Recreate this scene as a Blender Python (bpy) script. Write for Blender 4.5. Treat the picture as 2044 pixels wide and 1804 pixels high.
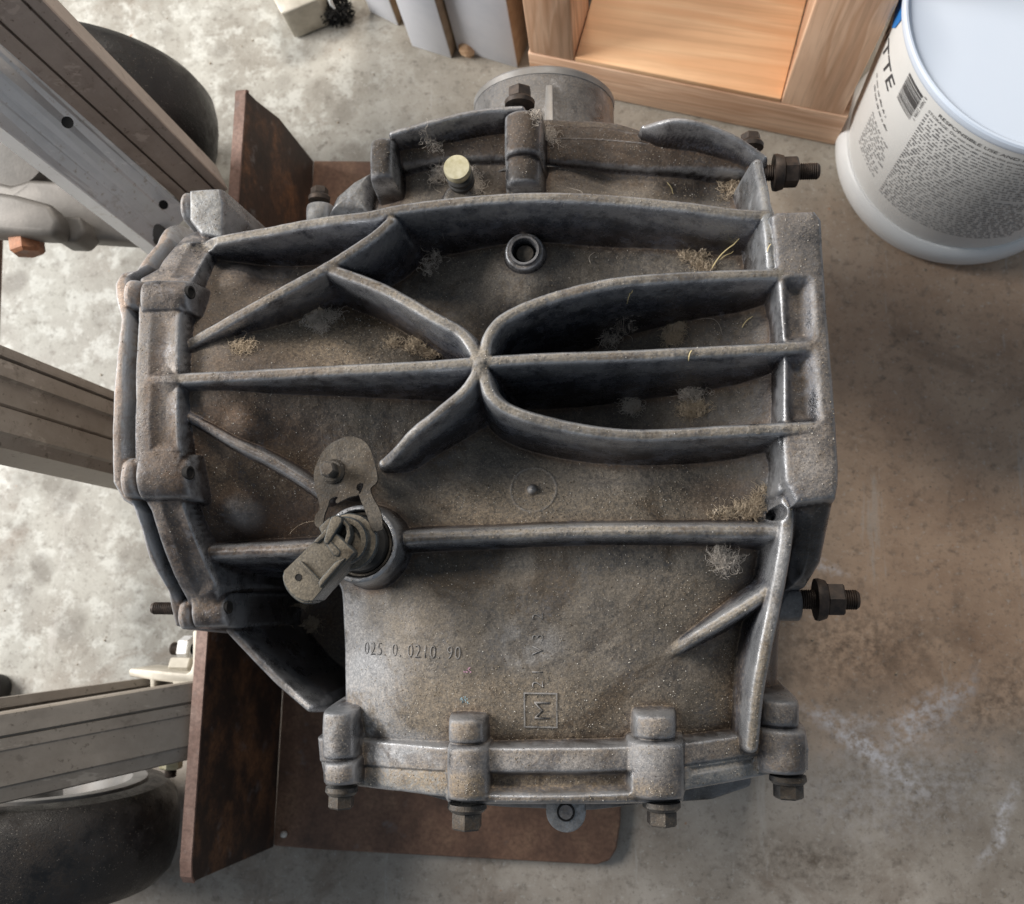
import bpy, bmesh, math, random
import numpy as np
from mathutils import Vector, Matrix, noise as mnoise
random.seed(7); np.random.seed(7)
S = bpy.context.scene
for o in list(bpy.data.objects): bpy.data.objects.remove(o)

# ------------------------------------------------------------------ camera
FPX = 1882.0; CX, CY = 1021.5, 902.0; NAD = (1217.0, 1197.0)      # photo px on a 2043 wide picture
cam = bpy.data.cameras.new('camera'); camo = bpy.data.objects.new('camera', cam); S.collection.objects.link(camo)
S.camera = camo
CAMZ = 1.0
d_cam = Vector((NAD[0]-CX, -(NAD[1]-CY), -FPX)).normalized()
q = d_cam.rotation_difference(Vector((0, 0, -1)))
camo.rotation_mode = 'QUATERNION'; camo.rotation_quaternion = q; camo.location = (0, 0, CAMZ)
cam.sensor_width = 36; cam.lens = 36*FPX/2043.0; cam.clip_start = .02; cam.clip_end = 60
cam.dof.use_dof = True; cam.dof.focus_distance = .64; cam.dof.aperture_fstop = cam.lens/3.6
RM = q.to_matrix()

# ------------------------------------------------------------------ light
w = bpy.data.worlds.new('World'); S.world = w; w.use_nodes = True
w.node_tree.nodes['Background'].inputs[0].default_value = (.74, .86, 1.0, 1)
w.node_tree.nodes['Background'].inputs[1].default_value = .25
def area(name, loc, target, sx, sy, power, col):
    l = bpy.data.lights.new(name, 'AREA'); l.shape = 'RECTANGLE'; l.size = sx; l.size_y = sy; l.energy = power; l.color = col
    o = bpy.data.objects.new(name, l); S.collection.objects.link(o); o.location = loc
    o.rotation_euler = (Vector(target)-Vector(loc)).to_track_quat('-Z', 'Y').to_euler()
    o['kind'] = 'structure'
    return o
area('garage_door_light', (-1.9, .55, 1.25), (-.1, .1, .1), 1.2, .95, 76, (1.0, .97, .93))
area('overhead_fill_light', (.1, 2.2, 2.1), (0, .1, .2), 1.0, .5, 40, (1.0, .90, .78))  # added fill from above to brighten the floor; no lamp is seen there
S.view_settings.view_transform = 'Standard'; S.view_settings.look = 'None'; S.view_settings.exposure = 0.0
S.render.resolution_x = 1024; S.render.resolution_y = 904
S.render.engine = 'CYCLES'

# ------------------------------------------------------------------ helpers
def W(px, py, z):
    v = RM @ Vector((px-CX, -(py-CY), -FPX))
    t = (z-CAMZ)/v.z
    return Vector((v.x*t, v.y*t, z))
def PXM(z): return (CAMZ-z)/FPX          # metres per photo px at height z
COL = S.collection
def new_obj(name, verts, faces, mat, parent=None, smooth=False, mats=None):
    me = bpy.data.meshes.new(name)
    me.from_pydata([tuple(v) for v in verts], [], faces)
    me.validate(); me.update()
    return link(name, me, mat, parent, smooth)
def link(name, me, mat, parent=None, smooth=False):
    if mat is not None and not me.materials: me.materials.append(mat)
    if smooth: me.polygons.foreach_set('use_smooth', [True]*len(me.polygons))
    o = bpy.data.objects.new(name, me); COL.objects.link(o)
    if parent is not None:
        o.parent = parent
        if parent.parent is None: o.matrix_parent_inverse = Matrix.Translation(parent.location).inverted() if parent.type == 'EMPTY' else Matrix.Identity(4)
    return o
def thing(name, label, cat, loc, group=None):
    o = bpy.data.objects.new(name, None); COL.objects.link(o); o.location = loc; o.empty_display_size = .02
    o['label'] = label; o['category'] = cat
    if group: o['group'] = group
    return o
def tag(o, label, cat, group=None, kind=None):
    o['label'] = label; o['category'] = cat
    if group: o['group'] = group
    if kind: o['kind'] = kind
    return o
def from_bm(name, bm, mat, parent=None, smooth=False, angle=None):
    me = bpy.data.meshes.new(name); bmesh.ops.recalc_face_normals(bm, faces=bm.faces[:]); bm.to_mesh(me); bm.free()
    o = link(name, me, mat, parent, smooth or angle is not None)
    if angle is not None:
        try: me.set_sharp_from_angle(angle=math.radians(angle))
        except Exception: pass
    return o
def basis(axis, up=Vector((0, 0, 1))):
    a = Vector(axis).normalized(); u = Vector(up)
    if abs(a.dot(u)) > .95: u = Vector((1, 0, 0))
    x = u.cross(a).normalized(); y = a.cross(x).normalized()
    return x, y, a
def bm_lathe(bm, origin, axis, prof, n=40, up=Vector((0, 0, 1)), closed=True):
    """prof: list of (r, h) from h0 to h1"""
    x, y, a = basis(axis, up); origin = Vector(origin); rings = []
    for r, h in prof:
        if r < 1e-6: rings.append([bm.verts.new(origin+a*h)])
        else: rings.append([bm.verts.new(origin+a*h+(x*math.cos(t)+y*math.sin(t))*r) for t in [2*math.pi*i/n for i in range(n)]])
    for A, B in zip(rings, rings[1:]):
        if len(A) == 1 and len(B) == 1: continue
        for i in range(n):
            j = (i+1) % n
            if len(A) == 1: bm.faces.new((A[0], B[j], B[i]))
            elif len(B) == 1: bm.faces.new((A[i], A[j], B[0]))
            else: bm.faces.new((A[i], A[j], B[j], B[i]))
    return bm
def lathe(name, origin, axis, prof, mat, parent=None, n=40, angle=35):
    bm = bmesh.new(); bm_lathe(bm, origin, axis, prof, n)
    return from_bm(name, bm, mat, parent, angle=angle)
def bm_hex(bm, origin, axis, r, h0, h1, ch=.0012, rot=0.0):
    prof = [(0, h0), (r-ch, h0), (r, h0+ch), (r, h1-ch), (r-ch, h1), (0, h1)]
    x, y, a = basis(axis); c, s = math.cos(rot), math.sin(rot); up = (x*c+y*s)
    X, Y = x*c+y*s, y*c-x*s
    rings = []
    for rr, h in prof:
        o = Vector(origin)+a*h
        if rr < 1e-6: rings.append([bm.verts.new(o)])
        else: rings.append([bm.verts.new(o+(X*math.cos(t)+Y*math.sin(t))*rr) for t in [math.pi/3*i for i in range(6)]])
    for A, B in zip(rings, rings[1:]):
        for i in range(6):
            j = (i+1) % 6
            if len(A) == 1: bm.faces.new((A[0], B[j], B[i]))
            elif len(B) == 1: bm.faces.new((A[i], A[j], B[0]))
            else: bm.faces.new((A[i], A[j], B[j], B[i]))
def prism(name, pts, thick, mat, parent=None, bev=.0008, down=Vector((0, 0, -1)), smooth=None, seg=2):
    bm = bmesh.new(); top = [bm.verts.new(p) for p in pts]; dn = Vector(down)*thick
    bot = [bm.verts.new(Vector(p)+dn) for p in pts]; n = len(pts)
    bm.faces.new(top); bm.faces.new(bot[::-1])
    for i in range(n): bm.faces.new((top[i], bot[i], bot[(i+1) % n], top[(i+1) % n]))
    bmesh.ops.recalc_face_normals(bm, faces=bm.faces[:])
    if bev > 0: bmesh.ops.bevel(bm, geom=bm.edges[:], offset=bev, segments=seg, affect='EDGES', profile=.5, clamp_overlap=True)
    return from_bm(name, bm, mat, parent, angle=smooth if smooth else 50)
def threaded(name, origin, axis, r, h0, h1, mat, parent=None, pitch=.0016):
    prof = [(0, h0), (r*.8, h0)]; h = h0+pitch*.5
    while h < h1-pitch:
        prof += [(r*.86, h), (r, h+pitch*.4), (r, h+pitch*.6)]; h += pitch
    prof += [(r*.8, h1), (0, h1)]
    return lathe(name, origin, axis, prof, mat, parent, n=24, angle=20)
def smoothpoly(pts, n=8):
    """catmull-rom through tuples"""
    P = [np.array(p, float) for p in pts]; out = []
    P = [2*P[0]-P[1]]+P+[2*P[-1]-P[-2]]
    for i in range(1, len(P)-2):
        p0, p1, p2, p3 = P[i-1:i+3]
        for k in range(n):
            t = k/n
            out.append(.5*((2*p1)+(-p0+p2)*t+(2*p0-5*p1+4*p2-p3)*t*t+(-p0+3*p1-3*p2+p3)*t**3))
    out.append(P[-2]); return out

# ------------------------------------------------------------------ materials
class NT:
    def __init__(s, name):
        s.m = bpy.data.materials.new(name); s.m.use_nodes = True; s.t = s.m.node_tree; s.b = s.t.nodes['Principled BSDF']
        s.co = s.n('ShaderNodeTexCoord').outputs['Object']
    def n(s, typ, **kw):
        nd = s.t.nodes.new(typ)
        for k, v in kw.items(): setattr(nd, k, v)
        return nd
    def l(s, a, b): s.t.links.new(a, b)
    def val(s, sock, v):
        if hasattr(v, 'is_output') or isinstance(v, bpy.types.NodeSocket): s.l(v, sock)
        else: sock.default_value = v
    def noise(s, scale, detail=4, rough=.55, co=None, dist=0, out='Fac'):
        nd = s.n('ShaderNodeTexNoise'); nd.inputs['Scale'].default_value = scale; nd.inputs['Detail'].default_value = detail
        nd.inputs['Roughness'].default_value = rough; nd.inputs['Distortion'].default_value = dist
        s.l(co or s.co, nd.inputs['Vector']); return nd.outputs[out]
    def voro(s, scale, co=None, out='Distance', rnd=1):
        nd = s.n('ShaderNodeTexVoronoi'); nd.inputs['Scale'].default_value = scale; nd.inputs['Randomness'].default_value = rnd
        s.l(co or s.co, nd.inputs['Vector']); return nd.outputs[out]
    def ramp(s, v, stops):
        nd = s.n('ShaderNodeValToRGB'); e = nd.color_ramp.elements
        while len(e) < len(stops): e.new(.5)
        for el, (p, c) in zip(e, stops):
            el.position = p; el.color = (c, c, c, 1) if isinstance(c, (int, float)) else (*c, 1)
        s.l(v, nd.inputs[0]); return nd.outputs[0]
    def mix(s, f, a, b, mode='MIX'):
        nd = s.n('ShaderNodeMix', data_type='RGBA', blend_type=mode)
        s.val(nd.inputs[0], f)
        for i, v in ((6, a), (7, b)):
            if isinstance(v, tuple): v = (*v, 1) if len(v) == 3 else v
            s.val(nd.inputs[i], v)
        return nd.outputs[2]
    def math(s, op, a, b=0.0, c=0.0, clamp=False):
        nd = s.n('ShaderNodeMath', operation=op, use_clamp=clamp)
        s.val(nd.inputs[0], a); s.val(nd.inputs[1], b); s.val(nd.inputs[2], c)
        return nd.outputs[0]
    def mapping(s, scale=(1, 1, 1), rot=(0, 0, 0), loc=(0, 0, 0), co=None):
        nd = s.n('ShaderNodeMapping'); nd.inputs['Scale'].default_value = scale; nd.inputs['Rotation'].default_value = rot; nd.inputs['Location'].default_value = loc
        s.l(co or s.co, nd.inputs['Vector']); return nd.outputs[0]
    def bump(s, h, strength=.3, dist=.001, nrm=None):
        nd = s.n('ShaderNodeBump'); nd.inputs['Strength'].default_value = strength; nd.inputs['Distance'].default_value = dist
        s.l(h, nd.inputs['Height'])
        if nrm: s.l(nrm, nd.inputs['Normal'])
        return nd.outputs[0]
    def attr(s, name):
        nd = s.n('ShaderNodeAttribute', attribute_name=name); sp = s.n('ShaderNodeSeparateColor'); s.l(nd.outputs['Color'], sp.inputs[0]); return sp.outputs
    def normz(s):
        g = s.n('ShaderNodeNewGeometry'); sp = s.n('ShaderNodeSeparateXYZ'); s.l(g.outputs['Normal'], sp.inputs[0]); return sp.outputs[2]
    def out(s, col=None, rough=None, metal=None, nrm=None, spec=None):
        if col is not None: s.val(s.b.inputs['Base Color'], (*col, 1) if isinstance(col, tuple) and len(col) == 3 else col)
        if rough is not None: s.val(s.b.inputs['Roughness'], rough)
        if metal is not None: s.val(s.b.inputs['Metallic'], metal)
        if nrm is not None: s.l(nrm, s.b.inputs['Normal'])
        if spec is not None: s.b.inputs['Specular IOR Level'].default_value = spec
        return s.m

def mat_cast(name, metal_c=(.10, .11, .13), dust_c=(.165, .14, .11), up0=.30, up1=.97, dustmul=.95, use_attr=True, mrough=.36, metal=.65, tint=1.0):
    s = NT(name)
    nz = s.normz()
    up = s.n('ShaderNodeMapRange', interpolation_type='SMOOTHSTEP'); s.l(nz, up.inputs[0]); up.inputs[1].default_value = up0; up.inputs[2].default_value = up1
    n1 = s.noise(48, 6, .68); n2 = s.noise(420, 4, .72); n3 = s.noise(15, 4, .62); n5 = s.noise(900, 2, .6)
    v = s.math('MULTIPLY', up.outputs[0], dustmul)
    v = s.math('ADD', v, s.math('MULTIPLY', s.math('SUBTRACT', n1, .5), 1.7))
    v = s.math('ADD', v, s.math('MULTIPLY', s.math('SUBTRACT', n2, .5), 1.5), clamp=True)
    mc = s.mix(s.ramp(n1, [(.35, 0.0), (.68, 1.0)]), tuple(c*.5 for c in metal_c), tuple(c*1.9 for c in metal_c))
    dc = s.mix(s.ramp(n3, [(.36, 0.0), (.64, 1.0)]), tuple(c*.60 for c in dust_c), tuple(c*1.22 for c in dust_c))
    if use_attr:
        a = s.attr('mask')
        n4 = s.noise(30, 5, .7)
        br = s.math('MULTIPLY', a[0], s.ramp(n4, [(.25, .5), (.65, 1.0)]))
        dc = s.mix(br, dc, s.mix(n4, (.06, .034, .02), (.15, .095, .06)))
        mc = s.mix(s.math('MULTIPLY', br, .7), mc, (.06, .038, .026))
        pl = s.math('MULTIPLY', a[1], s.ramp(s.noise(24, 4, .65), [(.44, .15), (.50, 1.0)]))
        pc = s.mix(n2, (.17, .175, .185), (.44, .44, .45))
        dc = s.mix(pl, dc, pc); mc = s.mix(pl, mc, pc)
        v = s.math('ADD', v, s.math('MULTIPLY', a[2], .45), clamp=True)
        tanf = s.math('MULTIPLY', a[2], s.ramp(n2, [(.38, .1), (.60, 1.0)]))
        dc = s.mix(tanf, dc, (.24, .19, .135))
    grain = s.ramp(n2, [(.30, 0.0), (.72, 1.0)]); g5 = s.ramp(n5, [(.32, 0.0), (.68, 1.0)])
    dc = s.mix(grain, s.mix(1.0, dc, (.66, .66, .66), 'MULTIPLY'), s.mix(1.0, dc, (1.34, 1.31, 1.27), 'MULTIPLY'))
    stn = s.noise(9, 6, .72, dist=.8)
    dc = s.mix(s.ramp(stn, [(.43, .8), (.50, 0.0)]), dc, s.mix(1.0, dc, (.50, .44, .38), 'MULTIPLY'))
    mc = s.mix(s.ramp(s.noise(33, 5, .7, co=s.mapping(loc=(1.3, .4, 0))), [(.56, 0.0), (.62, .6)]), mc, tuple(min(1, c_*2.4) for c_ in metal_c))
    dc = s.mix(g5, s.mix(1.0, dc, (.7, .7, .7), 'MULTIPLY'), s.mix(1.0, dc, (1.25, 1.25, 1.25), 'MULTIPLY'))
    c = s.mix(v, mc, dc)
    sp = s.math('LESS_THAN', s.voro(430), .15)
    spn = s.math('GREATER_THAN', s.noise(90, 2, .5), .50)
    sp = s.math('MULTIPLY', s.math('MULTIPLY', sp, spn), .38)
    c = s.mix(sp, c, (.46, .41, .35))
    g = s.n('ShaderNodeNewGeometry')
    pt = s.ramp(g.outputs['Pointiness'], [(.505, 0.0), (.56, 1.0)])
    if use_attr: c = s.mix(s.math('MULTIPLY', pt, s.math('MULTIPLY', s.ramp(n1, [(.35, .15), (.6, 1.0)]), .5)), c, (.46, .46, .47))
    wa = s.n('ShaderNodeAttribute', attribute_name='wear').outputs['Fac']
    wf = s.math('MULTIPLY', wa if use_attr else 0.0, s.ramp(s.noise(60, 6, .75), [(.34, 0.0), (.54, .9)]))
    c = s.mix(wf, c, (.42, .43, .45))
    v = s.math('MULTIPLY', v, s.math('SUBTRACT', 1.0, wf))
    vi = s.math('SUBTRACT', 1.0, v, clamp=True)
    rough = s.math('ADD', s.math('MULTIPLY', n1, mrough*1.7), s.math('MULTIPLY', v, .45), clamp=True)
    h = s.math('ADD', s.math('MULTIPLY', n2, .9), s.math('MULTIPLY', n5, .5))
    b = s.bump(h, .5, .0010)
    return s.out(c, rough, s.math('MULTIPLY', vi, metal), b)

def mat_simple(name, c1, c2, scale=60, rough=.5, metal=0.0, bump=.2, bscale=400, dist=.0005, speck=None, r1=.3, r2=.7, dustup=None):
    s = NT(name); n = s.noise(scale, 5, .62)
    c = s.mix(s.ramp(n, [(r1, 0.0), (r2, 1.0)]), c1, c2)
    if dustup:
        nz = s.normz(); f = s.math('MULTIPLY', s.ramp(nz, [(.3, 0.0), (.95, 1.0)]), s.ramp(s.noise(scale*2.3, 5, .7), [(.3, .2), (.62, 1.0)]))
        c = s.mix(f, c, dustup)
    if speck:
        c = s.mix(s.math('LESS_THAN', s.voro(500), .14), c, speck)
    return s.out(c, rough, metal, s.bump(s.noise(bscale, 4, .6), bump, dist))

def mat_rail(name, c1, c2, dark, rough=.4, metal=.35):
    s = NT(name); n = s.noise(16, 6, .7); c = s.mix(s.ramp(n, [(.3, 0.0), (.7, 1.0)]), c1, c2)
    st_ = s.noise(40, 5, .75, co=s.mapping((.35, 1, 1), (0, 0, .5)))
    c = s.mix(s.ramp(st_, [(.58, 0.0), (.68, .4)]), c, dark)
    c = s.mix(s.ramp(s.noise(150, 5, .75), [(.60, 0.0), (.66, .7)]), c, dark)
    sc_ = s.noise(60, 4, .7, co=s.mapping((.05, 1, .5), (0, 0, .9)))
    c = s.mix(s.ramp(sc_, [(.62, 0.0), (.66, .4)]), c, tuple(min(1, v*1.5) for v in c2))
    r = s.math('ADD', rough-.1, s.math('MULTIPLY', n, .35))
    return s.out(c, r, metal, s.bump(s.math('ADD', n, s.noise(300, 4, .6)), .15, .0006))

def mat_floor():
    s = NT('stained_concrete')
    sep = s.n('ShaderNodeSeparateXYZ'); s.l(s.co, sep.inputs[0]); X, Y = sep.outputs[0], sep.outputs[1]
    big = s.noise(3.2, 4, .6); mid = s.noise(13, 5, .62); fine = s.noise(85, 5, .65); vf = s.noise(420, 3, .6)
    pale = s.mix(s.ramp(mid, [(.34, 0.0), (.60, 1.0)]), (.27, .25, .215), (.43, .42, .38))
    pale = s.mix(s.ramp(s.noise(34, 5, .7), [(.50, 0.0), (.60, .8)]), pale, (.56, .56, .52))
    ad0 = s.n('ShaderNodeVectorMath', operation='ADD'); sc0 = s.n('ShaderNodeVectorMath', operation='SCALE'); sc0.inputs['Scale'].default_value = .05
    s.l(s.noise(18, 4, .6, out='Color'), sc0.inputs[0]); s.l(s.co, ad0.inputs[0]); s.l(sc0.outputs[0], ad0.inputs[1])
    spots = s.ramp(s.voro(21, co=ad0.outputs[0]), [(.22, 1.0), (.46, 0.0)])
    sm = s.ramp(s.noise(6, 3, .6), [(.42, 0.0), (.54, 1.0)])
    pale = s.mix(s.math('MULTIPLY', s.math('MULTIPLY', spots, sm), .8), pale, (.19, .175, .15))
    tan = s.mix(s.ramp(mid, [(.3, 0.0), (.7, 1.0)]), (.25, .22, .175), (.43, .39, .33))
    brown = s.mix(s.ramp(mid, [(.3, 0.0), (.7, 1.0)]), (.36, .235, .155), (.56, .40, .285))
    grey = s.mix(s.ramp(mid, [(.3, 0.0), (.7, 1.0)]), (.27, .225, .18), (.47, .42, .365))
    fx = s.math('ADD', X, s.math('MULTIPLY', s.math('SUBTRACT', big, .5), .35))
    f1 = s.n('ShaderNodeMapRange', interpolation_type='SMOOTHSTEP'); s.l(fx, f1.inputs[0]); f1.inputs[1].default_value = -.42; f1.inputs[2].default_value = -.12
    c = s.mix(f1.outputs[0], pale, tan)
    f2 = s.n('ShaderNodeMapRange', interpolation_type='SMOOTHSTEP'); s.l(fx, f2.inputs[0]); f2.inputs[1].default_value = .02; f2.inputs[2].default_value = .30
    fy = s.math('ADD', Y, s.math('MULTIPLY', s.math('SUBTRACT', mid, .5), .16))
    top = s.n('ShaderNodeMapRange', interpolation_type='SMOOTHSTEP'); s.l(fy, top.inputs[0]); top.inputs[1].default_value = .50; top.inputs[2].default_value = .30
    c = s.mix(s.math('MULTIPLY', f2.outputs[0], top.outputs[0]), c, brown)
    low = s.n('ShaderNodeMapRange', interpolation_type='SMOOTHSTEP'); s.l(fy, low.inputs[0]); low.inputs[1].default_value = -.06; low.inputs[2].default_value = -.18
    c = s.mix(low.outputs[0], c, grey)
    # brown rusty blotches and dark spots
    c = s.mix(s.math('MULTIPLY', s.ramp(s.noise(9, 5, .7, dist=.6), [(.56, 0.0), (.68, 1.0)]), .5), c, (.15, .10, .065))
    c = s.mix(s.ramp(s.noise(38, 4, .65), [(.66, 0.0), (.72, .55)]), c, (.09, .07, .05))
    c = s.mix(s.ramp(s.noise(60, 4, .65, co=s.mapping(loc=(3, 1, 0))), [(.70, 0.0), (.73, .8)]), c, (.36, .17, .08))
    c = s.mix(s.ramp(fine, [(.30, .55), (.46, 0.0)]), c, (.11, .09, .07))
    c = s.mix(s.ramp(s.noise(200, 6, .8), [(.57, 0.0), (.62, .5)]), c, (.10, .085, .07))
    c = s.mix(s.ramp(s.noise(150, 6, .8, co=s.mapping(loc=(5, 2, 0))), [(.58, 0.0), (.63, .45)]), c, (.58, .56, .52))
    sc_ = s.noise(18, 6, .75, co=s.mapping((1, .12, 1), (0, 0, .7)))
    c = s.mix(s.ramp(sc_, [(.60, 0.0), (.64, .35)]), c, (.5, .48, .45))
    c = s.mix(s.ramp(vf, [(.60, 0.0), (.75, .35)]), c, (.6, .58, .54))
    # chalky scuffs at the lower right
    def scuff(cx, cy, rot, lx, ly, amt):
        mp = s.n('ShaderNodeMapping', vector_type='TEXTURE'); mp.inputs['Location'].default_value = (cx, cy, 0); mp.inputs['Rotation'].default_value = (0, 0, rot); mp.inputs['Scale'].default_value = (lx, ly, 1)
        ad = s.n('ShaderNodeVectorMath', operation='ADD'); nn = s.n('ShaderNodeVectorMath', operation='SCALE'); nn.inputs['Scale'].default_value = .03
        s.l(s.noise(25, 4, .6, out='Color'), nn.inputs[0]); s.l(s.co, ad.inputs[0]); s.l(nn.outputs[0], ad.inputs[1]); s.l(ad.outputs[0], mp.inputs[0])
        ln = s.n('ShaderNodeVectorMath', operation='LENGTH'); s.l(mp.outputs[0], ln.inputs[0])
        m = s.ramp(ln.outputs['Value'], [(.15, 1.0), (1.0, 0.0)])
        return s.math('MULTIPLY', s.math('MULTIPLY', m, s.ramp(s.noise(110, 5, .75), [(.42, 0.0), (.62, 1.0)])), amt)
    for px, py, rot, lx, ly, amt in ((1720, 1490, -.6, .085, .014, .9), (1830, 1440, .7, .06, .018, .7), (1700, 1440, -.1, .05, .01, .5), (2000, 1640, 1.1, .06, .010, .9), (1800, 1560, .2, .13, .07, .35), (1905, 1400, .9, .05, .012, .6), (1650, 1130, -.4, .03, .008, .6)):
        p = W(px, py, 0)
        c = s.mix(s.math('MULTIPLY', scuff(p.x+.015, p.y+.015, rot, lx, ly, amt), 1.25, clamp=True), c, (.70, .69, .72))
    # darker damp patch beneath the lower right stud
    for px, py, rot, lx, ly in ((1700, 1290, .1, .13, .06), (1990, 1400, .8, .08, .04), (1600, 1720, .0, .10, .03)):
        p = W(px, py, 0)
        c = s.mix(s.math('MULTIPLY', scuff(p.x+.015, p.y+.015, rot, lx, ly, 1.0), .7), c, (.085, .06, .04))
    h = s.math('ADD', s.math('MULTIPLY', fine, .6), s.math('MULTIPLY', vf, .3))
    return s.out(c, s.ramp(mid, [(.3, .45), (.7, .8)]), 0.0, s.bump(h, .5, .0015))

def mat_rust(name='rusty_steel', dark=(.09, .052, .036), mid=(.21, .115, .075), bright=(.32, .19, .12)):
    s = NT(name); n = s.noise(22, 6, .68, co=s.mapping((1, .8, 1))); f = s.noise(260, 5, .7)
    c = s.ramp(n, [(.30, dark), (.48, mid), (.66, bright)])
    c = s.mix(s.ramp(f, [(.35, .6), (.6, 0.0)]), c, tuple(v*.45 for v in mid))
    c = s.mix(s.ramp(s.noise(45, 4, .6), [(.62, 0.0), (.74, .5)]), c, (.20, .19, .19))
    return s.out(c, .62, .15, s.bump(s.math('ADD', n, f), .45, .0008))

def mat_wood(name, a, b, ang=0.0, vertical=False, ws=60, dark=(.30, .13, .055)):
    s = NT(name)
    if vertical: m1 = s.mapping((1, 1, 1), (0, math.pi/2, 0), co=s.mapping((1, 1, 1), (0, 0, -ang)))
    else: m1 = s.mapping((1, 1, 1), (0, 0, -ang))
    warp = s.n('ShaderNodeVectorMath', operation='ADD'); sc = s.n('ShaderNodeVectorMath', operation='SCALE'); sc.inputs['Scale'].default_value = .035
    s.l(s.noise(3.5, 3, .5, co=m1, out='Color'), sc.inputs[0]); s.l(m1, warp.inputs[0]); s.l(sc.outputs[0], warp.inputs[1])
    m2 = s.mapping((.07, 1, 1), co=warp.outputs[0])
    rings = s.noise(ws, 2, .5, co=m2); fib = s.noise(ws*6, 4, .7, co=s.mapping((.035, 1, 1), co=m1)); big = s.noise(9, 4, .6, co=m1)
    c = s.mix(s.ramp(rings, [(.38, 0.0), (.50, .75), (.53, 0.0), (.64, 1.0)]), b, a)
    c = s.mix(s.ramp(fib, [(.36, .45), (.55, 0.0)]), c, tuple(v*.66 for v in a))
    c = s.mix(s.ramp(big, [(.35, 0.0), (.7, .35)]), c, tuple(v*.8 for v in a))
    kn = s.ramp(s.voro(7, co=s.mapping((.55, 1, 1), co=warp.outputs[0])), [(.045, 1.0), (.10, 0.0)])
    c = s.mix(s.math('MULTIPLY', kn, .7), c, dark)
    return s.out(c, .58, 0, s.bump(fib, .2, .0006))

M = {}
M['cast'] = mat_cast('dusty_cast_aluminium', metal_c=(.10, .10, .108), dust_c=(.168, .146, .121))
M['hubcast'] = mat_cast('hub_casting', use_attr=False, metal_c=(.17, .17, .175), dust_c=(.15, .135, .12), dustmul=.7)
M['rib'] = mat_cast('dusty_cast_rib', metal_c=(.085, .095, .12), dust_c=(.22, .195, .162), up0=.05, up1=1.0, mrough=.28)  # bluish sky reflection on the ribs is kept in the metal colour
M['dark'] = mat_cast('oily_dark_casting', metal_c=(.045, .048, .055), dust_c=(.075, .062, .05))
M['flange'] = mat_cast('flange_casting', metal_c=(.13, .135, .15), dust_c=(.23, .20, .175), dustmul=.8)
M['cover'] = mat_cast('cover_casting', metal_c=(.22, .21, .20), dust_c=(.36, .28, .23), dustmul=.8, metal=.3, up0=-.9, up1=.8)
M['pale'] = mat_cast('pale_casting', metal_c=(.22, .23, .245), dust_c=(.27, .26, .24), dustmul=.6)
M['hub'] = mat_simple('matt_grey_alloy', (.16, .155, .15), (.34, .34, .34), 28, .5, .35, .25, 300, dustup=(.25, .23, .21))
M['bolt_plain'] = mat_simple('weathered_zinc', (.04, .04, .042), (.13, .125, .12), 200, .45, .6, .3, 900, .0003, dustup=(.10, .088, .075))
M['dbolt'] = mat_simple('oxidised_bolt', (.025, .02, .018), (.085, .06, .045), 160, .55, .35, .3, 900, .0003)
M['zinc'] = mat_simple('yellow_zinc', (.42, .38, .22), (.66, .62, .46), 140, .38, .5, .15, 800, .0002)
M['plastic_plain'] = mat_simple('dusty_grey_plastic', (.04, .043, .045), (.085, .083, .075), 90, .6, 0, .4, 400, .0008, dustup=(.19, .155, .105), speck=(.30, .25, .18))
M['steel_plain'] = mat_simple('dusty_bracket_steel', (.035, .032, .028), (.07, .06, .05), 80, .55, .15, .3, 600, .0005, dustup=(.095, .08, .062))
M['plastic'] = mat_cast('dusty_grey_plastic_body', use_attr=False, metal_c=(.045, .052, .055), dust_c=(.19, .162, .122), metal=0, up0=.70, up1=.99, dustmul=1.15)
M['steelp'] = mat_cast('dusty_bracket_plate', use_attr=False, metal_c=(.055, .05, .045), dust_c=(.105, .088, .068), metal=.15)
M['bolt'] = mat_cast('weathered_bolt', use_attr=False, metal_c=(.09, .09, .09), dust_c=(.12, .10, .08), metal=.6)
M['tyre'] = mat_cast('dusty_scuffed_rubber', use_attr=False, metal_c=(.014, .013, .013), dust_c=(.045, .034, .026), metal=0, up0=.5, up1=1.05, dustmul=.45, mrough=.5)
M['black'] = mat_simple('black_rubber', (.012, .012, .012), (.03, .028, .026), 60, .6)
M['tyre_plain'] = mat_simple('scuffed_rubber', (.022, .02, .019), (.065, .055, .048), 16, .66, 0, .4, 600, .001, speck=(.17, .13, .09), dustup=(.10, .078, .06))
M['alum'] = mat_rail('dull_aluminium_rail', (.24, .205, .17), (.36, .32, .275), (.10, .08, .06))
M['alum_plain'] = mat_simple('dull_aluminium_rail', (.20, .175, .155), (.30, .27, .24), 14, .42, .35, .12, 300, .0004)
M['silver'] = mat_rail('bright_channel', (.66, .67, .68), (.82, .83, .84), (.40, .35, .28), .36, .3)
M['silver_plain'] = mat_simple('bright_aluminium_channel', (.56, .57, .58), (.72, .73, .74), 10, .34, .45, .08, 300, .0003)
M['brownrail'] = mat_rail('brown_weathered_rail', (.28, .22, .185), (.44, .36, .31), (.12, .08, .06), .45, .25)
M['brownrail_plain'] = mat_simple('brown_anodised_rail', (.28, .22, .19), (.42, .335, .285), 18, .45, .25, .15, 300, .0004)
M['paleal'] = mat_simple('oxidised_aluminium', (.38, .35, .29), (.62, .58, .50), 40, .5, .2, .2, 400)
M['bracket'] = mat_simple('grey_cast_bracket', (.085, .078, .07), (.17, .155, .14), 22, .5, .25, .25, 300)
M['rust'] = mat_rust()
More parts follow.
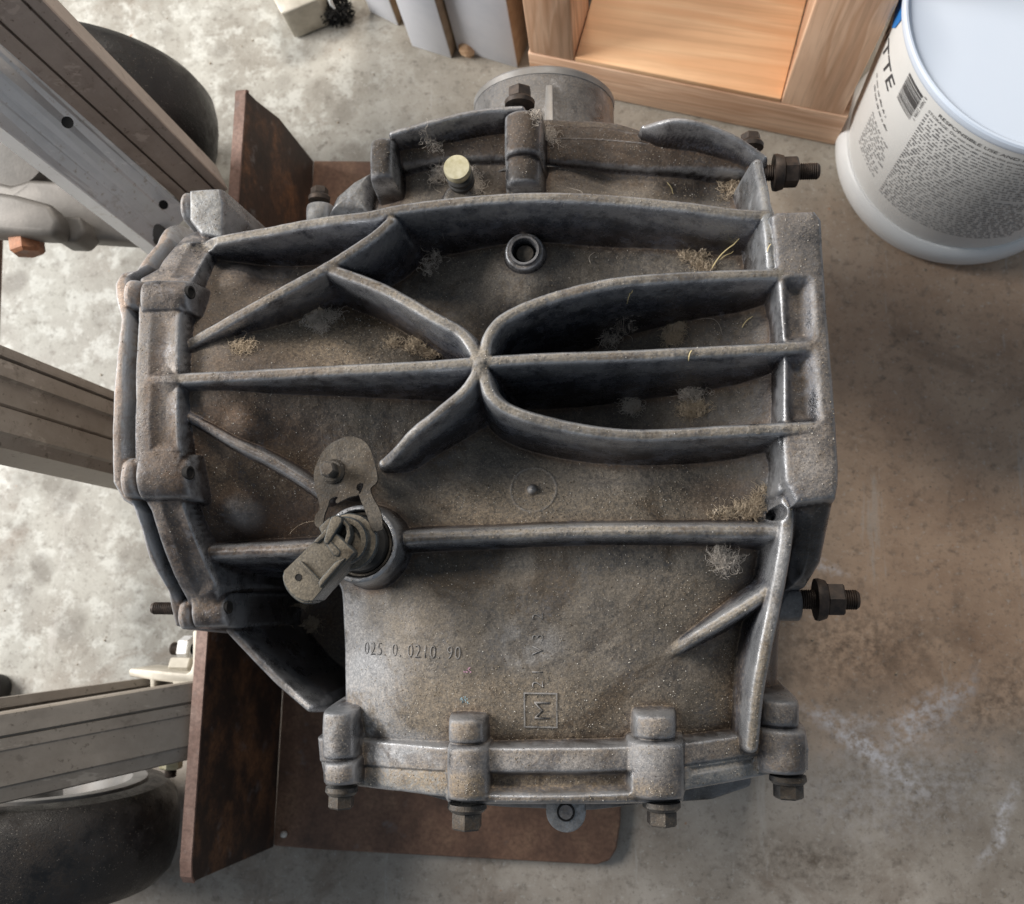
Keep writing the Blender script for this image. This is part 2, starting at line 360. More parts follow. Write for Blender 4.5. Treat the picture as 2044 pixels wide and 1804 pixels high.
M['rustd'] = mat_rust('shaded_rusty_steel', (.016, .011, .009), (.05, .027, .018), (.22, .10, .045))  # rust made near black: shade on the upright face put into its colour
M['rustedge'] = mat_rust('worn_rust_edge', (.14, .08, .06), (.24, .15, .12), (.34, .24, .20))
M['pinkp'] = mat_simple('pink_marker', (.40, .20, .28), (.5, .3, .38), 200, .7)
M['bluep'] = mat_simple('blue_marker', (.20, .33, .40), (.3, .45, .5), 200, .7)
M['felt'] = mat_simple('felted_dust', (.30, .24, .175), (.62, .53, .42), 200, .95, 0, .9, 500, .002)
M['rustb'] = mat_rust('bright_rust', (.12, .05, .025), (.32, .13, .06), (.42, .24, .15))
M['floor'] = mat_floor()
M['white'] = mat_simple('white_plastic', (.78, .785, .78), (.83, .835, .83), 8, .38, 0, .03, 200)
M['lid'] = mat_simple('sky_tinted_lid', (.68, .76, .88), (.72, .79, .90), 5, .42, 0, .02, 200)  # white lid; the blue sky reflection is put into its base colour
M['label'] = mat_simple('printed_label', (.76, .76, .74), (.80, .80, .785), 20, .5, 0, .02, 200)
M['ink'] = mat_simple('black_ink', (.05, .05, .055), (.08, .08, .085), 50, .6)
M['greyink'] = mat_simple('grey_ink', (.22, .22, .225), (.28, .28, .285), 50, .6)
M['blue'] = mat_simple('blue_ink', (.02, .18, .55), (.03, .24, .65), 50, .5)
M['wood'] = mat_wood('pine_lumber', (.60, .36, .20), (.80, .56, .36))
M['ply'] = mat_wood('plywood_sheet', (.78, .42, .21), (.92, .60, .35), -.21, False, 14)
M['board'] = mat_simple('white_painted_board', (.62, .65, .72), (.74, .76, .82), 12, .5, 0, .08, 200, r1=.25, r2=.5)
M['woodedge'] = mat_simple('bare_wood_edge', (.26, .19, .13), (.40, .31, .22), 60, .7)
M['fluff'] = mat_simple('black_bristle', (.006, .006, .006), (.015, .015, .015), 60, .8)
M['lint'] = mat_simple('grey_lint', (.52, .46, .40), (.68, .61, .53), 200, .9)
M['tanlint'] = mat_simple('tan_lint', (.42, .33, .23), (.60, .49, .36), 200, .9)
M['straw'] = mat_simple('dry_straw', (.48, .38, .18), (.60, .50, .28), 200, .7)
M['grit'] = mat_simple('tan_grit', (.30, .24, .17), (.45, .38, .29), 800, .8)
M['gritp'] = mat_simple('pale_grit', (.60, .56, .50), (.72, .68, .62), 800, .7)
M['gritd'] = mat_simple('dark_grit', (.10, .075, .05), (.17, .13, .09), 800, .9)
M['hole'] = mat_simple('dark_hole', (.008, .007, .006), (.015, .013, .012), 100, .9)

# ------------------------------------------------------------------ floor
me = bpy.data.meshes.new('floor'); me.from_pydata([(-6, -6, 0), (6, -6, 0), (6, 6, 0), (-6, 6, 0)], [], [(0, 1, 2, 3)])
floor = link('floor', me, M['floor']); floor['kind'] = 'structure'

# ------------------------------------------------------------------ gearbox height field
G = .00068
X0, X1, Y0g, Y1g = -.365, .205, -.215, .385
nx = int((X1-X0)/G)+1; ny = int((Y1g-Y0g)/G)+1
gx = X0+np.arange(nx)*G; gy = Y0g+np.arange(ny)*G
GX, GY = np.meshgrid(gx, gy)
ZMIN = .03
Z = np.full(GX.shape, ZMIN-.02); LAB = np.zeros(GX.shape, np.int32)
labels = {0: ('casing', 'cast')}
def lab(name, mat):
    i = len(labels); labels[i] = (name, mat); return i
def sl(bx0, bx1, by0, by1, pad=.03):
    i0 = max(0, int((bx0-pad-X0)/G)); i1 = min(nx, int((bx1+pad-X0)/G)+2)
    j0 = max(0, int((by0-pad-Y0g)/G)); j1 = min(ny, int((by1+pad-Y0g)/G)+2)
    return slice(j0, j1), slice(i0, i1)
def sd_poly(P, x, y):
    d = np.full(x.shape, 1e9); ins = np.zeros(x.shape, bool); n = len(P)
    for i in range(n):
        ax, ay = P[i]; bx, by = P[(i+1) % n]
        ex, ey = bx-ax, by-ay; L = ex*ex+ey*ey+1e-12
        t = np.clip(((x-ax)*ex+(y-ay)*ey)/L, 0, 1)
        d = np.minimum(d, (x-ax-t*ex)**2+(y-ay-t*ey)**2)
        c = ((ay > y) != (by > y)) & (x < (bx-ax)*(y-ay)/(by-ay+1e-15)+ax)
        ins ^= c
    d = np.sqrt(d); return np.where(ins, -d, d)
def smax(a, b, k):
    if not isinstance(k, np.ndarray) and k <= 0: return np.maximum(a, b)
    h = np.clip(k-np.abs(a-b), 0, None)/k
    return np.maximum(a, b)+h*h*k*.25
def drop(sd, k, r): return k*.5*(sd+np.sqrt(sd*sd+r*r))
def put(s, zf, k, label, sd, lim=.004):
    global Z, LAB
    old = Z[s]; new = smax(old, zf, k)
    m = (zf > old+.0004)
    Z[s] = new
    if label is not None:
        L = LAB[s]; L[m] = label; LAB[s] = L
def slab(P, ztop, k=14, r=.0008, blend=.004, label=None, pad=.03):
    """P: list of world xy; ztop: float or func(x,y)"""
    a = np.array([(p[0], p[1]) for p in P]); s = sl(a[:, 0].min(), a[:, 0].max(), a[:, 1].min(), a[:, 1].max(), pad)
    x, y = GX[s], GY[s]; sd = sd_poly(a, x, y)
    zt = ztop(x, y) if callable(ztop) else ztop
    put(s, zt-drop(sd, k, r), blend, label, sd)
def carve(P, zbot, k=12, r=.0008, blend=.004, pad=.02, circ=None):
    global Z
    if circ:
        cx, cy, rr = circ; s = sl(cx-rr, cx+rr, cy-rr, cy+rr, pad); x, y = GX[s], GY[s]; sd = np.hypot(x-cx, y-cy)-rr
    else:
        a = np.array([(p[0], p[1]) for p in P]); s = sl(a[:, 0].min(), a[:, 0].max(), a[:, 1].min(), a[:, 1].max(), pad)
        x, y = GX[s], GY[s]; sd = sd_poly(a, x, y)
    zb = zbot(x, y) if callable(zbot) else zbot
    Z[s] = -smax(-Z[s], -(zb+drop(sd, k, r)), blend)
def rib(pts, hw, label='rib', mat='rib', k=10, r=.0011, blend=.016, n=8, smooth=True, hw_end=None):
    """pts (px,py,z); hw px"""
    P = smoothpoly(pts, n) if smooth and len(pts) > 2 else [np.array(p, float) for p in pts]
    V = [W(p[0], p[1], p[2]) for p in P]
    a = np.array([(v.x, v.y, v.z) for v in V]); s = sl(a[:, 0].min(), a[:, 0].max(), a[:, 1].min(), a[:, 1].max())
    x, y = GX[s], GY[s]; best = np.full(x.shape, 1e9); bz = np.zeros(x.shape); bt = np.zeros(x.shape); m = len(a)-1
    for i in range(m):
        ax, ay, az = a[i]; bx, by, b_z = a[i+1]; ex, ey = bx-ax, by-ay; L = ex*ex+ey*ey+1e-14
        t = np.clip(((x-ax)*ex+(y-ay)*ey)/L, 0, 1); d = (x-ax-t*ex)**2+(y-ay-t*ey)**2
        c = d < best; best = np.where(c, d, best); bz = np.where(c, az+(b_z-az)*t, bz); bt = np.where(c, (i+t)/m, bt)
    h0 = hw*PXM(.38); h1 = (hw_end or hw)*PXM(.38)
    sd = np.sqrt(best)-(h0+(h1-h0)*bt)
    zf = bz-drop(sd, k, r)+.0006
    kk = blend*np.clip((bz-Z[s]-.004)/.022, .20, 1.0)
    put(s, zf, kk, lab(label, mat), sd)
def boss(px, py, z, rpx, label=None, mat='cast', k=14, r=.001, blend=.006, zc=None):
    p = W(px, py, z); rr = rpx*PXM(z); s = sl(p.x-rr, p.x+rr, p.y-rr, p.y+rr)
    sd = np.hypot(GX[s]-p.x, GY[s]-p.y)-rr
    put(s, z-drop(sd, k, r), blend, lab(label, mat) if label else None, sd)
    return p, rr
def hcyl(px0, py0, px1, py1, ztop, rpx, label=None, mat='cast', blend=.007, k=14, rpx1=None, z1=None):
    """horizontal half cylinder, axis between two px points whose top line has height ztop"""
    z1 = ztop if z1 is None else z1
    a = W(px0, py0, ztop); b = W(px1, py1, z1); R0 = rpx*PXM(ztop)
    s = sl(min(a.x, b.x)-R0, max(a.x, b.x)+R0, min(a.y, b.y)-R0, max(a.y, b.y)+R0, .02)
    ex, ey = b.x-a.x, b.y-a.y; L = math.hypot(ex, ey); ex, ey = ex/L, ey/L
    u = (GX[s]-a.x)*ex+(GY[s]-a.y)*ey; v = -(GX[s]-a.x)*ey+(GY[s]-a.y)*ex
    zt = ztop+(z1-ztop)*np.clip(u/L, 0, 1)
    av = np.abs(v); q2 = np.sqrt(np.clip(R0*R0-np.minimum(av, R0*.97)**2, 0, None))
    top = zt-R0+q2-np.clip(av-R0*.97, 0, None)*k
    end = np.maximum(-u, u-L)
    put(s, top-drop(end, k, .0014), blend, lab(label, mat) if label else None, end)

# envelopes of the two crossing round housings
yA = W(300, 780, .4).y; RA = .182; zA = .40-RA
def EA(x, y): return zA+np.sqrt(np.clip(RA*RA-(y-yA)**2, .0009, None))
xB = W(1115, 1540, .366).x; RB = .246; zB = .366-RB
def EB(x, y): return zB+np.sqrt(np.clip(RB*RB-(x-xB)**2, .0009, None))
def PE(px, py, E, off=0.0):
    z = .36
    for _ in range(12):
        p = W(px, py, z); z = .5*z+.5*(float(E(np.array(p.x), np.array(p.y)))+off)
    return W(px, py, z)

# base surface from control heights
CP = [(300,400,.29),(300,545,.345),(300,700,.37),(300,800,.375),(300,950,.37),(330,1100,.345),(380,1240,.30),
 (420,520,.335),(440,600,.350),(440,700,.372),(440,800,.376),(440,950,.366),(450,1060,.345),(480,1170,.30),(560,1250,.28),(600,1350,.27),
 (560,500,.305),(650,500,.305),(600,600,.335),(600,700,.352),(600,800,.362),(720,700,.342),(720,800,.352),(600,900,.358),(620,1000,.350),(560,1060,.338),
 (800,500,.300),(850,600,.315),(850,680,.325),(880,790,.335),(760,850,.345),(1050,500,.318),(1050,600,.322),(1300,470,.312),(1450,480,.315),(1200,640,.310),
 (1020,680,.300),(1100,660,.305),(1400,640,.328),(1500,640,.345),(1540,640,.366),(1540,500,.335),(1050,770,.300),(1100,790,.302),(1300,800,.315),(1450,790,.33),(1500,785,.345),(1550,780,.366),
 (1000,900,.335),(1000,960,.340),(1250,950,.344),(1450,950,.338),(1545,930,.358),(870,950,.338),(1000,1030,.347),(1250,1030,.350),(1450,1030,.346),
 (1050,1200,.352),(1250,1200,.351),(850,1200,.346),(740,1200,.332),(690,1200,.315),(1100,1400,.351),(850,1400,.346),(740,1400,.332),(690,1400,.312),
 (1300,1400,.344),(1400,1300,.335),(1480,1250,.322),(1480,1150,.338),(1450,1400,.325),(1520,1400,.30),(1560,1300,.27),(1560,1430,.27),
 (700,390,.27),(800,360,.285),(1000,370,.288),(1200,370,.288),(1400,370,.285),(1480,380,.285),(1200,300,.298),(1000,290,.298),(850,300,.29),(1400,300,.29),(1500,320,.285),
 (1600,450,.36),(1600,700,.365),(1620,900,.37),(1640,1000,.345),(1620,1120,.29)]
CP = [(a, b, c+.009 if (380 < a < 1500 and 440 < b < 900 and c > .311) else c) for a, b, c in CP]
cw = np.array([(W(a, b, c).x, W(a, b, c).y, c) for a, b, c in CP])
def tk(r2): return .5*r2*np.log(r2+1e-12)
n = len(cw); A = np.zeros((n+3, n+3)); D2 = (cw[:, None, 0]-cw[None, :, 0])**2+(cw[:, None, 1]-cw[None, :, 1])**2
A[:n, :n] = tk(D2)+np.eye(n)*2e-4; A[:n, n] = 1; A[:n, n+1:n+3] = cw[:, :2]; A[n, :n] = 1; A[n+1:, :n] = cw[:, :2].T
sol = np.linalg.solve(A, np.concatenate([cw[:, 2], [0, 0, 0]]))
st = 4
cxg, cyg = GX[::st, ::st], GY[::st, ::st]; B = sol[n]+sol[n+1]*cxg+sol[n+2]*cyg
for i in range(n): B = B+sol[i]*tk((cxg-cw[i, 0])**2+(cyg-cw[i, 1])**2)
def upsample(B, shape, st):
    jj = np.arange(shape[0])/st; ii = np.arange(shape[1])/st
    j0 = np.clip(jj.astype(int), 0, B.shape[0]-2); i0 = np.clip(ii.astype(int), 0, B.shape[1]-2)
    fj = (jj-j0)[:, None]; fi = (ii-i0)[None, :]
    return (B[j0][:, i0]*(1-fj)*(1-fi)+B[j0+1][:, i0]*fj*(1-fi)+B[j0][:, i0+1]*(1-fj)*fi+B[j0+1][:, i0+1]*fj*fi)
BASE = upsample(B, GX.shape, st)
def base_fn(x, y):
    i = np.clip(((x-X0)/G).round().astype(int), 0, nx-1); j = np.clip(((y-Y0g)/G).round().astype(int), 0, ny-1)
    return BASE[j, i]
OUT = [(300,545,.34),(285,800,.37),(300,960,.37),(340,1090,.34),(385,1235,.30),(457,1250,.29),(531,1343,.28),(609,1406,.28),(640,1430,.30),(640,1480,.30),(870,1500,.34),(1240,1500,.34),
 (1520,1480,.31),(1562,1440,.30),(1566,1385,.28),(1568,1250,.28),(1600,1165,.30),(1640,1090,.32),(1662,980,.35),(1650,800,.36),(1642,600,.36),(1625,440,.36),(1560,425,.33),(1535,345,.29),(1528,312,.29),
 (1479,284,.29),(1412,256,.29),(1350,243,.29),(1283,252,.29),(1230,240,.29),(1097,234,.29),(990,236,.29),(911,243,.29),(833,262,.29),(775,280,.28),(748,300,.28),(742,370,.28),(735,425,.28),(600,450,.29),(480,455,.30),(420,478,.31),(360,495,.32)]
slab([W(*p) for p in OUT], base_fn, k=16, r=.003, blend=0)
# lower left pocket beside the barrel
carve([W(*p) for p in ((475,1160,.31),(560,1145,.31),(612,1150,.31),(634,1190,.315),(636,1300,.315),(642,1400,.31),(624,1412,.28),(600,1370,.27),(530,1310,.27),(470,1235,.28))], .185, k=7, r=.007, blend=.01)
carve([W(*p) for p in ((1005,690,.31),(1028,664,.31),(1080,648,.31),(1130,688,.31))], .286, k=4, r=.004, blend=.01)
carve([W(*p) for p in ((1003,762,.31),(1012,780,.31),(1060,798,.31),(1130,780,.31),(1110,760,.31))], .286, k=4, r=.004, blend=.01)
# soft swellings on the left wall
for px, py, z, r, amp in ((490,1020,.34,60,.007),(470,950,.35,45,.002),(490,575,.33,60,.008),(520,860,.35,50,.005),(1064,976,.344,46,.0008)):
    p = W(px, py, z); rr = r*PXM(z); s = sl(p.x-rr, p.x+rr, p.y-rr, p.y+rr, .02)
    dd = np.hypot(GX[s]-p.x, GY[s]-p.y)/rr; Z[s] += amp*np.clip(1-dd*dd, 0, 1)**2 if r > 46 or r == 45 else amp*.5*(np.abs(dd-1) < .05)
# --- upper flange ledge
slab([W(*p) for p in ((775,270,.30),(833,256,.305),(911,240,.305),(990,228,.31),(1097,232,.31),(1230,239,.31),(1283,249,.31),(1353,240,.31),(1412,252,.305),(1479,284,.30),(1520,312,.295),(1500,350,.295),(1400,340,.30),(1296,335,.305),(1180,324,.305),(1097,319,.305),(1000,318,.30),(900,325,.295),(790,345,.29))],
     lambda x, y: .302+0*x, k=9, r=.002, blend=.004, label=lab('upper_flange', 'dark'))
slab([W(*p) for p in ((1097,262,.31),(1180,264,.31),(1280,272,.31),(1400,290,.31),(1400,298,.31),(1280,278,.31),(1180,269,.31),(1097,267,.31))], .3035, k=8, r=.001, blend=.001)
rib([(781,264,.322),(833,250,.326),(911,229,.33),(975,218,.33),(1040,214,.33)], 9, mat='rib', label='flange_rim', blend=.004)
rib([(1286,252,.315),(1320,242,.330),(1358,238,.336),(1412,249,.334),(1470,275,.328),(1525,312,.318)], 9, mat='rib', label='flange_rim', blend=.004)
hcyl(758, 268, 757, 352, .325, 27, 'flange_boss', 'dark')
hcyl(1041, 212, 1041, 302, .338, 42, 'flange_boss', 'dark', blend=.006)
hcyl(1041, 300, 1041, 362, .332, 39, 'flange_boss', 'dark', blend=.003)
# light round neck at the left of the upper flange
slab([W(*p) for p in ((655,432,.27),(668,390,.275),(700,355,.28),(740,332,.28),(742,430,.28))], .284, k=9, r=.004, blend=.004, label=lab('neck', 'pale'))
hcyl(628, 395, 628, 440, .27, 27, 'neck_boss', 'pale')
# --- right flange
RF = [(1533,430,.385),(1550,420,.385),(1626,420,.383),(1640,440,.383),(1645,500,.385),(1658,664,.387),(1666,739,.388),(1679,930,.388),(1676,966,.385),(1665,1000,.378),(1578,1012,.375),(1562,960,.385),(1556,880,.385),(1560,700,.385),(1545,540,.385)]
slab([W(*p) for p in RF], .3885, k=20, r=.0012, blend=.006, label=lab('mounting_flange', 'flange'))
slab([W(*p) for p in ((1565,1000,.37),(1676,962,.38),(1654,1080,.345),(1645,1121,.33),(1613,1171,.31),(1575,1178,.31))],
     lambda x, y: np.clip(.383+(y-W(1620,985,.38).y)*1.1, .29, .383), k=16, r=.003, blend=.005, label=lab('flange_foot', 'dark'))
carve([W(*p) for p in ((1574,576,.38),(1601,576,.38),(1606,672,.38),(1576,674,.38))], .3770, k=2, r=.003, blend=.005)
carve([W(*p) for p in ((1578,722,.38),(1606,720,.38),(1614,834,.38),(1584,836,.38))], .3760, k=2, r=.003, blend=.005)
0 and carve([W(*p) for p in ((1552,478,.38),(1600,486,.38),(1606,532,.38),(1552,532,.38))], .379, k=5, r=.002, blend=.003)
0 and carve([W(*p) for p in ((1582,885,.38),(1610,880,.38),(1612,905,.38),(1582,905,.38))], .381, k=5, r=.002, blend=.003)
rib([(1560,576,.383),(1562,672,.383)], 5, label='web', mat='pale', blend=.004, r=.001)
rib([(1567,722,.383),(1572,834,.383)], 5, label='web', mat='pale', blend=.004, r=.001)
rib([(1512,325,.345),(1524,380,.36),(1530,425,.378),(1536,475,.384),(1540,528,.384)], 13, label='web', mat='pale', blend=.006)
rib([(1560,880,.384),(1566,930,.380),(1560,975,.376)], 9, label='web', mat='pale', blend=.006)
# --- main ribs
hub = (957, 722, .402)
rib([(368,492,.352),(440,478,.360),(531,461,.366),(640,441,.370),(731,430,.373),(800,416,.375),(911,402,.377),(1000,395,.378),(1119,393,.379),(1230,398,.379),(1363,411,.379),(1462,424,.379),(1530,428,.379)], 14)
rib([(356,697,.381),(455,640,.388),(560,582,.388),(650,532,.387),(735,478,.382),(780,440,.374)], 14)
rib([(650,533,.387),(763,576,.392),(863,632,.398),(915,660,.400),(940,690,.402),hub], 14)
rib([(300,757,.395),(465,750,.399),(664,739,.401),(798,733,.402),hub], 14)
rib([hub,(945,752,.402),(921,784,.400),(870,826,.398),(825,862,.392),(790,900,.380),(764,924,.358)], 13, hw_end=12)
rib([(966,716,.402),(973,674,.402),(1003,636,.401),(1071,603,.400),(1162,576,.399),(1253,560,.397),(1390,551,.394),(1500,547,.390),(1590,544,.386),(1625,543,.378)], 14)
rib([hub,(1071,715,.402),(1253,709,.400),(1436,700,.396),(1540,695,.391),(1605,691,.387),(1645,688,.379)], 14)
rib([(962,738,.402),(980,790,.402),(1026,822,.400),(1117,848,.399),(1208,864,.398),(1299,868,.397),(1436,861,.394),(1540,856,.391),(1620,852,.388),(1655,850,.380)], 14)
rib([(355,820,.386),(410,850,.385),(465,882,.382),(531,914,.378),(600,956,.373),(640,985,.369)], 13, label='low_rib', r=.0015, blend=.006)
rib([(408,1102,.352),(500,1098,.358),(586,1095,.362),(700,1085,.362),(821,1073,.366),(953,1068,.370),(1162,1060,.372),(1367,1059,.372),(1555,1060,.370)], 17, r=.0018)
rib([(1322,1311,.342),(1400,1265,.352),(1470,1222,.360),(1536,1180,.366)], 15, label='strut', r=.0015)
rib([(1572,1000,.374),(1570,1064,.374),(1552,1175,.372),(1528,1290,.368),(1512,1380,.363),(1500,1490,.350)], 15, label='side_web', r=.0012)
# triangular web fill top junction
slab([W(*p) for p in ((728,440,.372),(800,424,.374),(765,462,.375))], .372, k=14, r=.003, blend=.006)
# --- left flange and end cover
outer = [(405,449),(365,466),(309,532),(272,552),(268,640),(264,700),(262,797),(260,905),(262,960),(278,992),(294,1020),(315,1086),(341,1152),(365,1196),(378,1240)]
inner = [(452,1250),(432,1167),(391,1078),(366,1001),(362,897),(356,800),(358,731),(361,631),(388,548),(430,478)]
lf = lab('end_flange', 'flange')
slab([PE(a, b, EA, -.002) for a, b in outer+inner], lambda x, y: EA(x, y)-.002, k=20, r=.0012, blend=.004, label=lf)
for P in (((304,626),(345,624),(343,742),(300,744)), ((302,768),(346,766),(346,892),(302,892)), ((322,1003),(356,1003),(390,1080),(428,1168),(392,1182),(352,1090)), ((345,548),(384,552),(420,492),(398,478),(372,500))):
    carve([PE(a, b, EA) for a, b in P], lambda x, y: EA(x, y)-.0075, k=2.2, r=.004, blend=.004)
hcyl(270, 583, 374, 583, .396, 37, 'flange_boss', 'flange', z1=.390, blend=.011)
hcyl(262, 946, 374, 946, .400, 50, 'flange_boss', 'flange', z1=.394, blend=.011)
hcyl(374, 1220, 448, 1218, .334, 36, 'flange_boss', 'flange', z1=.330, blend=.009)
slab([W(*p) for p in ((376,378,.342),(441,374,.342),(447,400,.342),(447,478,.342),(400,470,.342),(376,440,.342))], .344, k=22, r=.0008, blend=.003, label=lab('flange_lug', 'pale'))
# end cover outside the flange
cout = [(350,425),(345,448),(314,490),(276,541),(246,546),(232,572),(234,600),(244,641),(234,731),(227,830),(226,910),(228,964),(248,1000),(268,1012),(285,1060),(300,1115),(338,1181),(346,1225),(352,1250),(370,1254)]
cin = [(372,1246),(366,1210),(358,1196),(334,1150),(308,1086),(288,1022),(272,995),(256,962),(254,905),(256,797),(258,700),(262,640),(264,598),(262,556),(303,533),(345,478),(372,440),(368,425)]
slab([PE(a, b, EA, -.008) for a, b in cout+cin], lambda x, y: EA(x, y)-.003, k=24, r=.0007, blend=.0008, label=lab('end_cover', 'cover'))
for x0_, x1_, y_, r_, zt_ in ((238,268,578,32,.392),(231,262,948,44,.396),(347,376,1226,32,.330),(352,372,400,30,.33)):
    hcyl(x0_, y_, x1_, y_, zt_, r_, 'end_cover', 'cover', blend=.004, z1=zt_)
# --- lower left wall
rib([(458,1258,.302),(531,1336,.296),(575,1378,.294),(616,1412,.300)], 11, label='wall_rim', mat='flange', r=.001)
# --- lower flange and side cover
up_ = [(632,1471),(702,1472),(780,1480),(870,1488),(1100,1490),(1250,1488),(1370,1480),(1450,1470),(1540,1458),(1608,1452)]
seam = [(1617,1500),(1500,1510),(1380,1528),(1240,1541),(1060,1543),(880,1541),(760,1533),(636,1521)]
slab([PE(a, b, EB) for a, b in up_+seam], lambda x, y: EB(x, y)+0, k=20, r=.0005, blend=.003, label=lab('lower_flange', 'flange'))
low_ = [(646,1570),(709,1572),(800,1583),(885,1594),(892,1606),(1100,1608),(1362,1604),(1370,1580),(1450,1566),(1540,1548),(1616,1540)]
slab([PE(a, b, EB, -.001) for a, b in [(p[0], p[1]-6) for p in seam[::-1]]+low_[::-1]], lambda x, y: EB(x, y)-.0012, k=22, r=.0007, blend=.002, label=lab('side_cover', 'pale'))
slab([PE(a, b, EB, .003) for a, b in ((884,1538),(1000,1541),(1240,1541),(1362,1530),(1366,1604),(1100,1607),(892,1605))], lambda x, y: EB(x, y)+.003, k=20, r=.001, blend=.002, label=lab('side_cover', 'flange'))
carve([PE(a, b, EB) for a, b in ((955,1546),(1252,1545),(1252,1574),(955,1576))], lambda x, y: EB(x, y)-.012, k=5, r=.002, blend=.003)
carve([PE(a, b, EB) for a, b in ((1372,1532),(1505,1512),(1500,1524),(1380,1546))], lambda x, y: EB(x, y)-.006, k=5, r=.002, blend=.003)
for x, yt, ys, yb, r1, r2, zt in ((668,1420,1521,1573,34,35,.345),(926,1434,1489,1606,37,42,.372),(1308,1426,1481,1603,41,56,.370),(1562,1397,1456,1552,37,47,.338)):
    hcyl(x, yt, x, ys, zt, r1, 'cover_boss', 'flange', blend=.009)
    hcyl(x+(2 if x < 1500 else 6), ys+1, x+(2 if x < 1500 else 6), yb, zt+.002, r2, 'cover_boss', 'flange', blend=.006)
# --- vertical bosses with holes
p, rr = boss(1046, 501, .338, 42, 'plug_boss', 'flange', r=.0005)
slab([W(*q_) for q_ in ((1030,455,.335),(1062,455,.335),(1066,500,.335),(1026,500,.335))], .332, k=12, r=.002, blend=.006)
carve(None, .325, k=16, r=.0006, blend=0, circ=(p.x, p.y, 25*PXM(.338)))
PLUG = p
SB, rr = boss(716, 1085, .376, 80, 'sensor_boss', 'cast', r=.0006, blend=.012)
carve(None, .345, k=18, r=.0006, blend=0, circ=(SB.x, SB.y, 64*PXM(.376)))
bb, _ = boss(672, 946, .388, 34, 'bracket_boss', 'cast', r=.003, blend=.010)
boss(911, 392, .30, 34, None, k=8, r=.002)
boss(1060, 976, .350, 12, 'cast_nub', 'cast', k=8, r=.002, blend=.003)
p = W(1547, 1025, .36); carve(None, .33, k=18, r=.0005, blend=0, circ=(p.x, p.y, 8.5*PXM(.36)))
# casting waviness
rng = np.random.RandomState(3)
def vnoise(cell, amp):
    st_ = max(2, int(cell/G)); a = rng.rand(ny//st_+4, nx//st_+4)-.5
    return upsample(a, GX.shape, st_)*amp
Z += vnoise(.018, .0012)+vnoise(.007, .0006)+vnoise(.003, .00025)+vnoise(.0015, .00012)

def H(x, y):
    i = (x-X0)/G; j = (y-Y0g)/G
    i = min(max(int(round(i)), 0), nx-1); j = min(max(int(round(j)), 0), ny-1); return float(Z[j, i])
def surf(px, py):
    z = .42
    while z > .04:
        p = W(px, py, z)
        if H(p.x, p.y) >= z: return p
        z -= .0008
    return W(px, py, .01)

# masks: brown oil film, pale scrubbed metal, tan grit
cr = np.zeros(GX.shape+(4,), np.float32); cr[..., 3] = 1
def blob(ch, px, py, z, rx, ry, amt, p=1.5):
    c = W(px, py, z); m = PXM(z); d = ((GX-c.x)/(rx*m))**2+((GY-c.y)/(ry*m))**2
    cr[..., ch] = np.maximum(cr[..., ch], amt*np.clip(1.25-d, 0, 1)**p)
for a in ((0,520,960,.345,230,260,1.0),(0,480,620,.335,170,120,.55),(0,325,820,.38,24,240,.7),(0,370,1090,.35,30,120,.8),(0,560,1230,.25,120,120,.8),(0,1450,1000,.34,110,60,.6),(0,1350,320,.29,220,90,.5),(0,560,780,.34,200,120,.6),
          (0,1150,300,.29,430,110,.5),(1,725,1400,.33,110,160,1.0),(1,780,1500,.34,140,60,1.0),(1,690,1300,.32,60,200,.6),(1,1290,1480,.35,70,70,.5),(1,1050,1290,.35,90,60,.45),(1,1550,1150,.36,26,340,.8),(1,490,1022,.35,40,40,.5),(1,1090,1520,.35,170,30,.4),(1,1590,960,.38,60,90,.3),
          (2,1000,1560,.35,380,30,1.0),(2,1000,1420,.35,420,90,.55),(2,1000,1010,.345,220,60,.8),(2,1250,1020,.345,250,50,.6),(2,1480,1400,.33,70,150,.6),(2,700,680,.34,180,90,.8),(2,560,950,.345,150,60,.4),(2,1400,1200,.345,140,70,.3),(2,1000,1470,.35,300,20,.6)): blob(*a)

def boxblur(A, r):
    for ax in (0, 1):
        P_ = np.pad(A, [(r+1, r) if k == ax else (0, 0) for k in (0, 1)], mode='edge'); C_ = np.cumsum(P_, axis=ax)
        n_ = A.shape[ax]
        A = (np.take(C_, range(2*r+1, 2*r+1+n_), axis=ax)-np.take(C_, range(0, n_), axis=ax))/(2*r+1)
    return A
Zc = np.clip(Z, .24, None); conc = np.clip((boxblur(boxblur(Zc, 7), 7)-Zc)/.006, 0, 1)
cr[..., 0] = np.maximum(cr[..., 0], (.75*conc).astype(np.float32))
cr[..., 2] = np.maximum(cr[..., 2], (.55*conc*(GY < W(1000, 1380, .35).y)).astype(np.float32))
WEAR = np.clip((Z-boxblur(Z, 3)-.0002)/.0011, 0, 1)*(Z > .22)
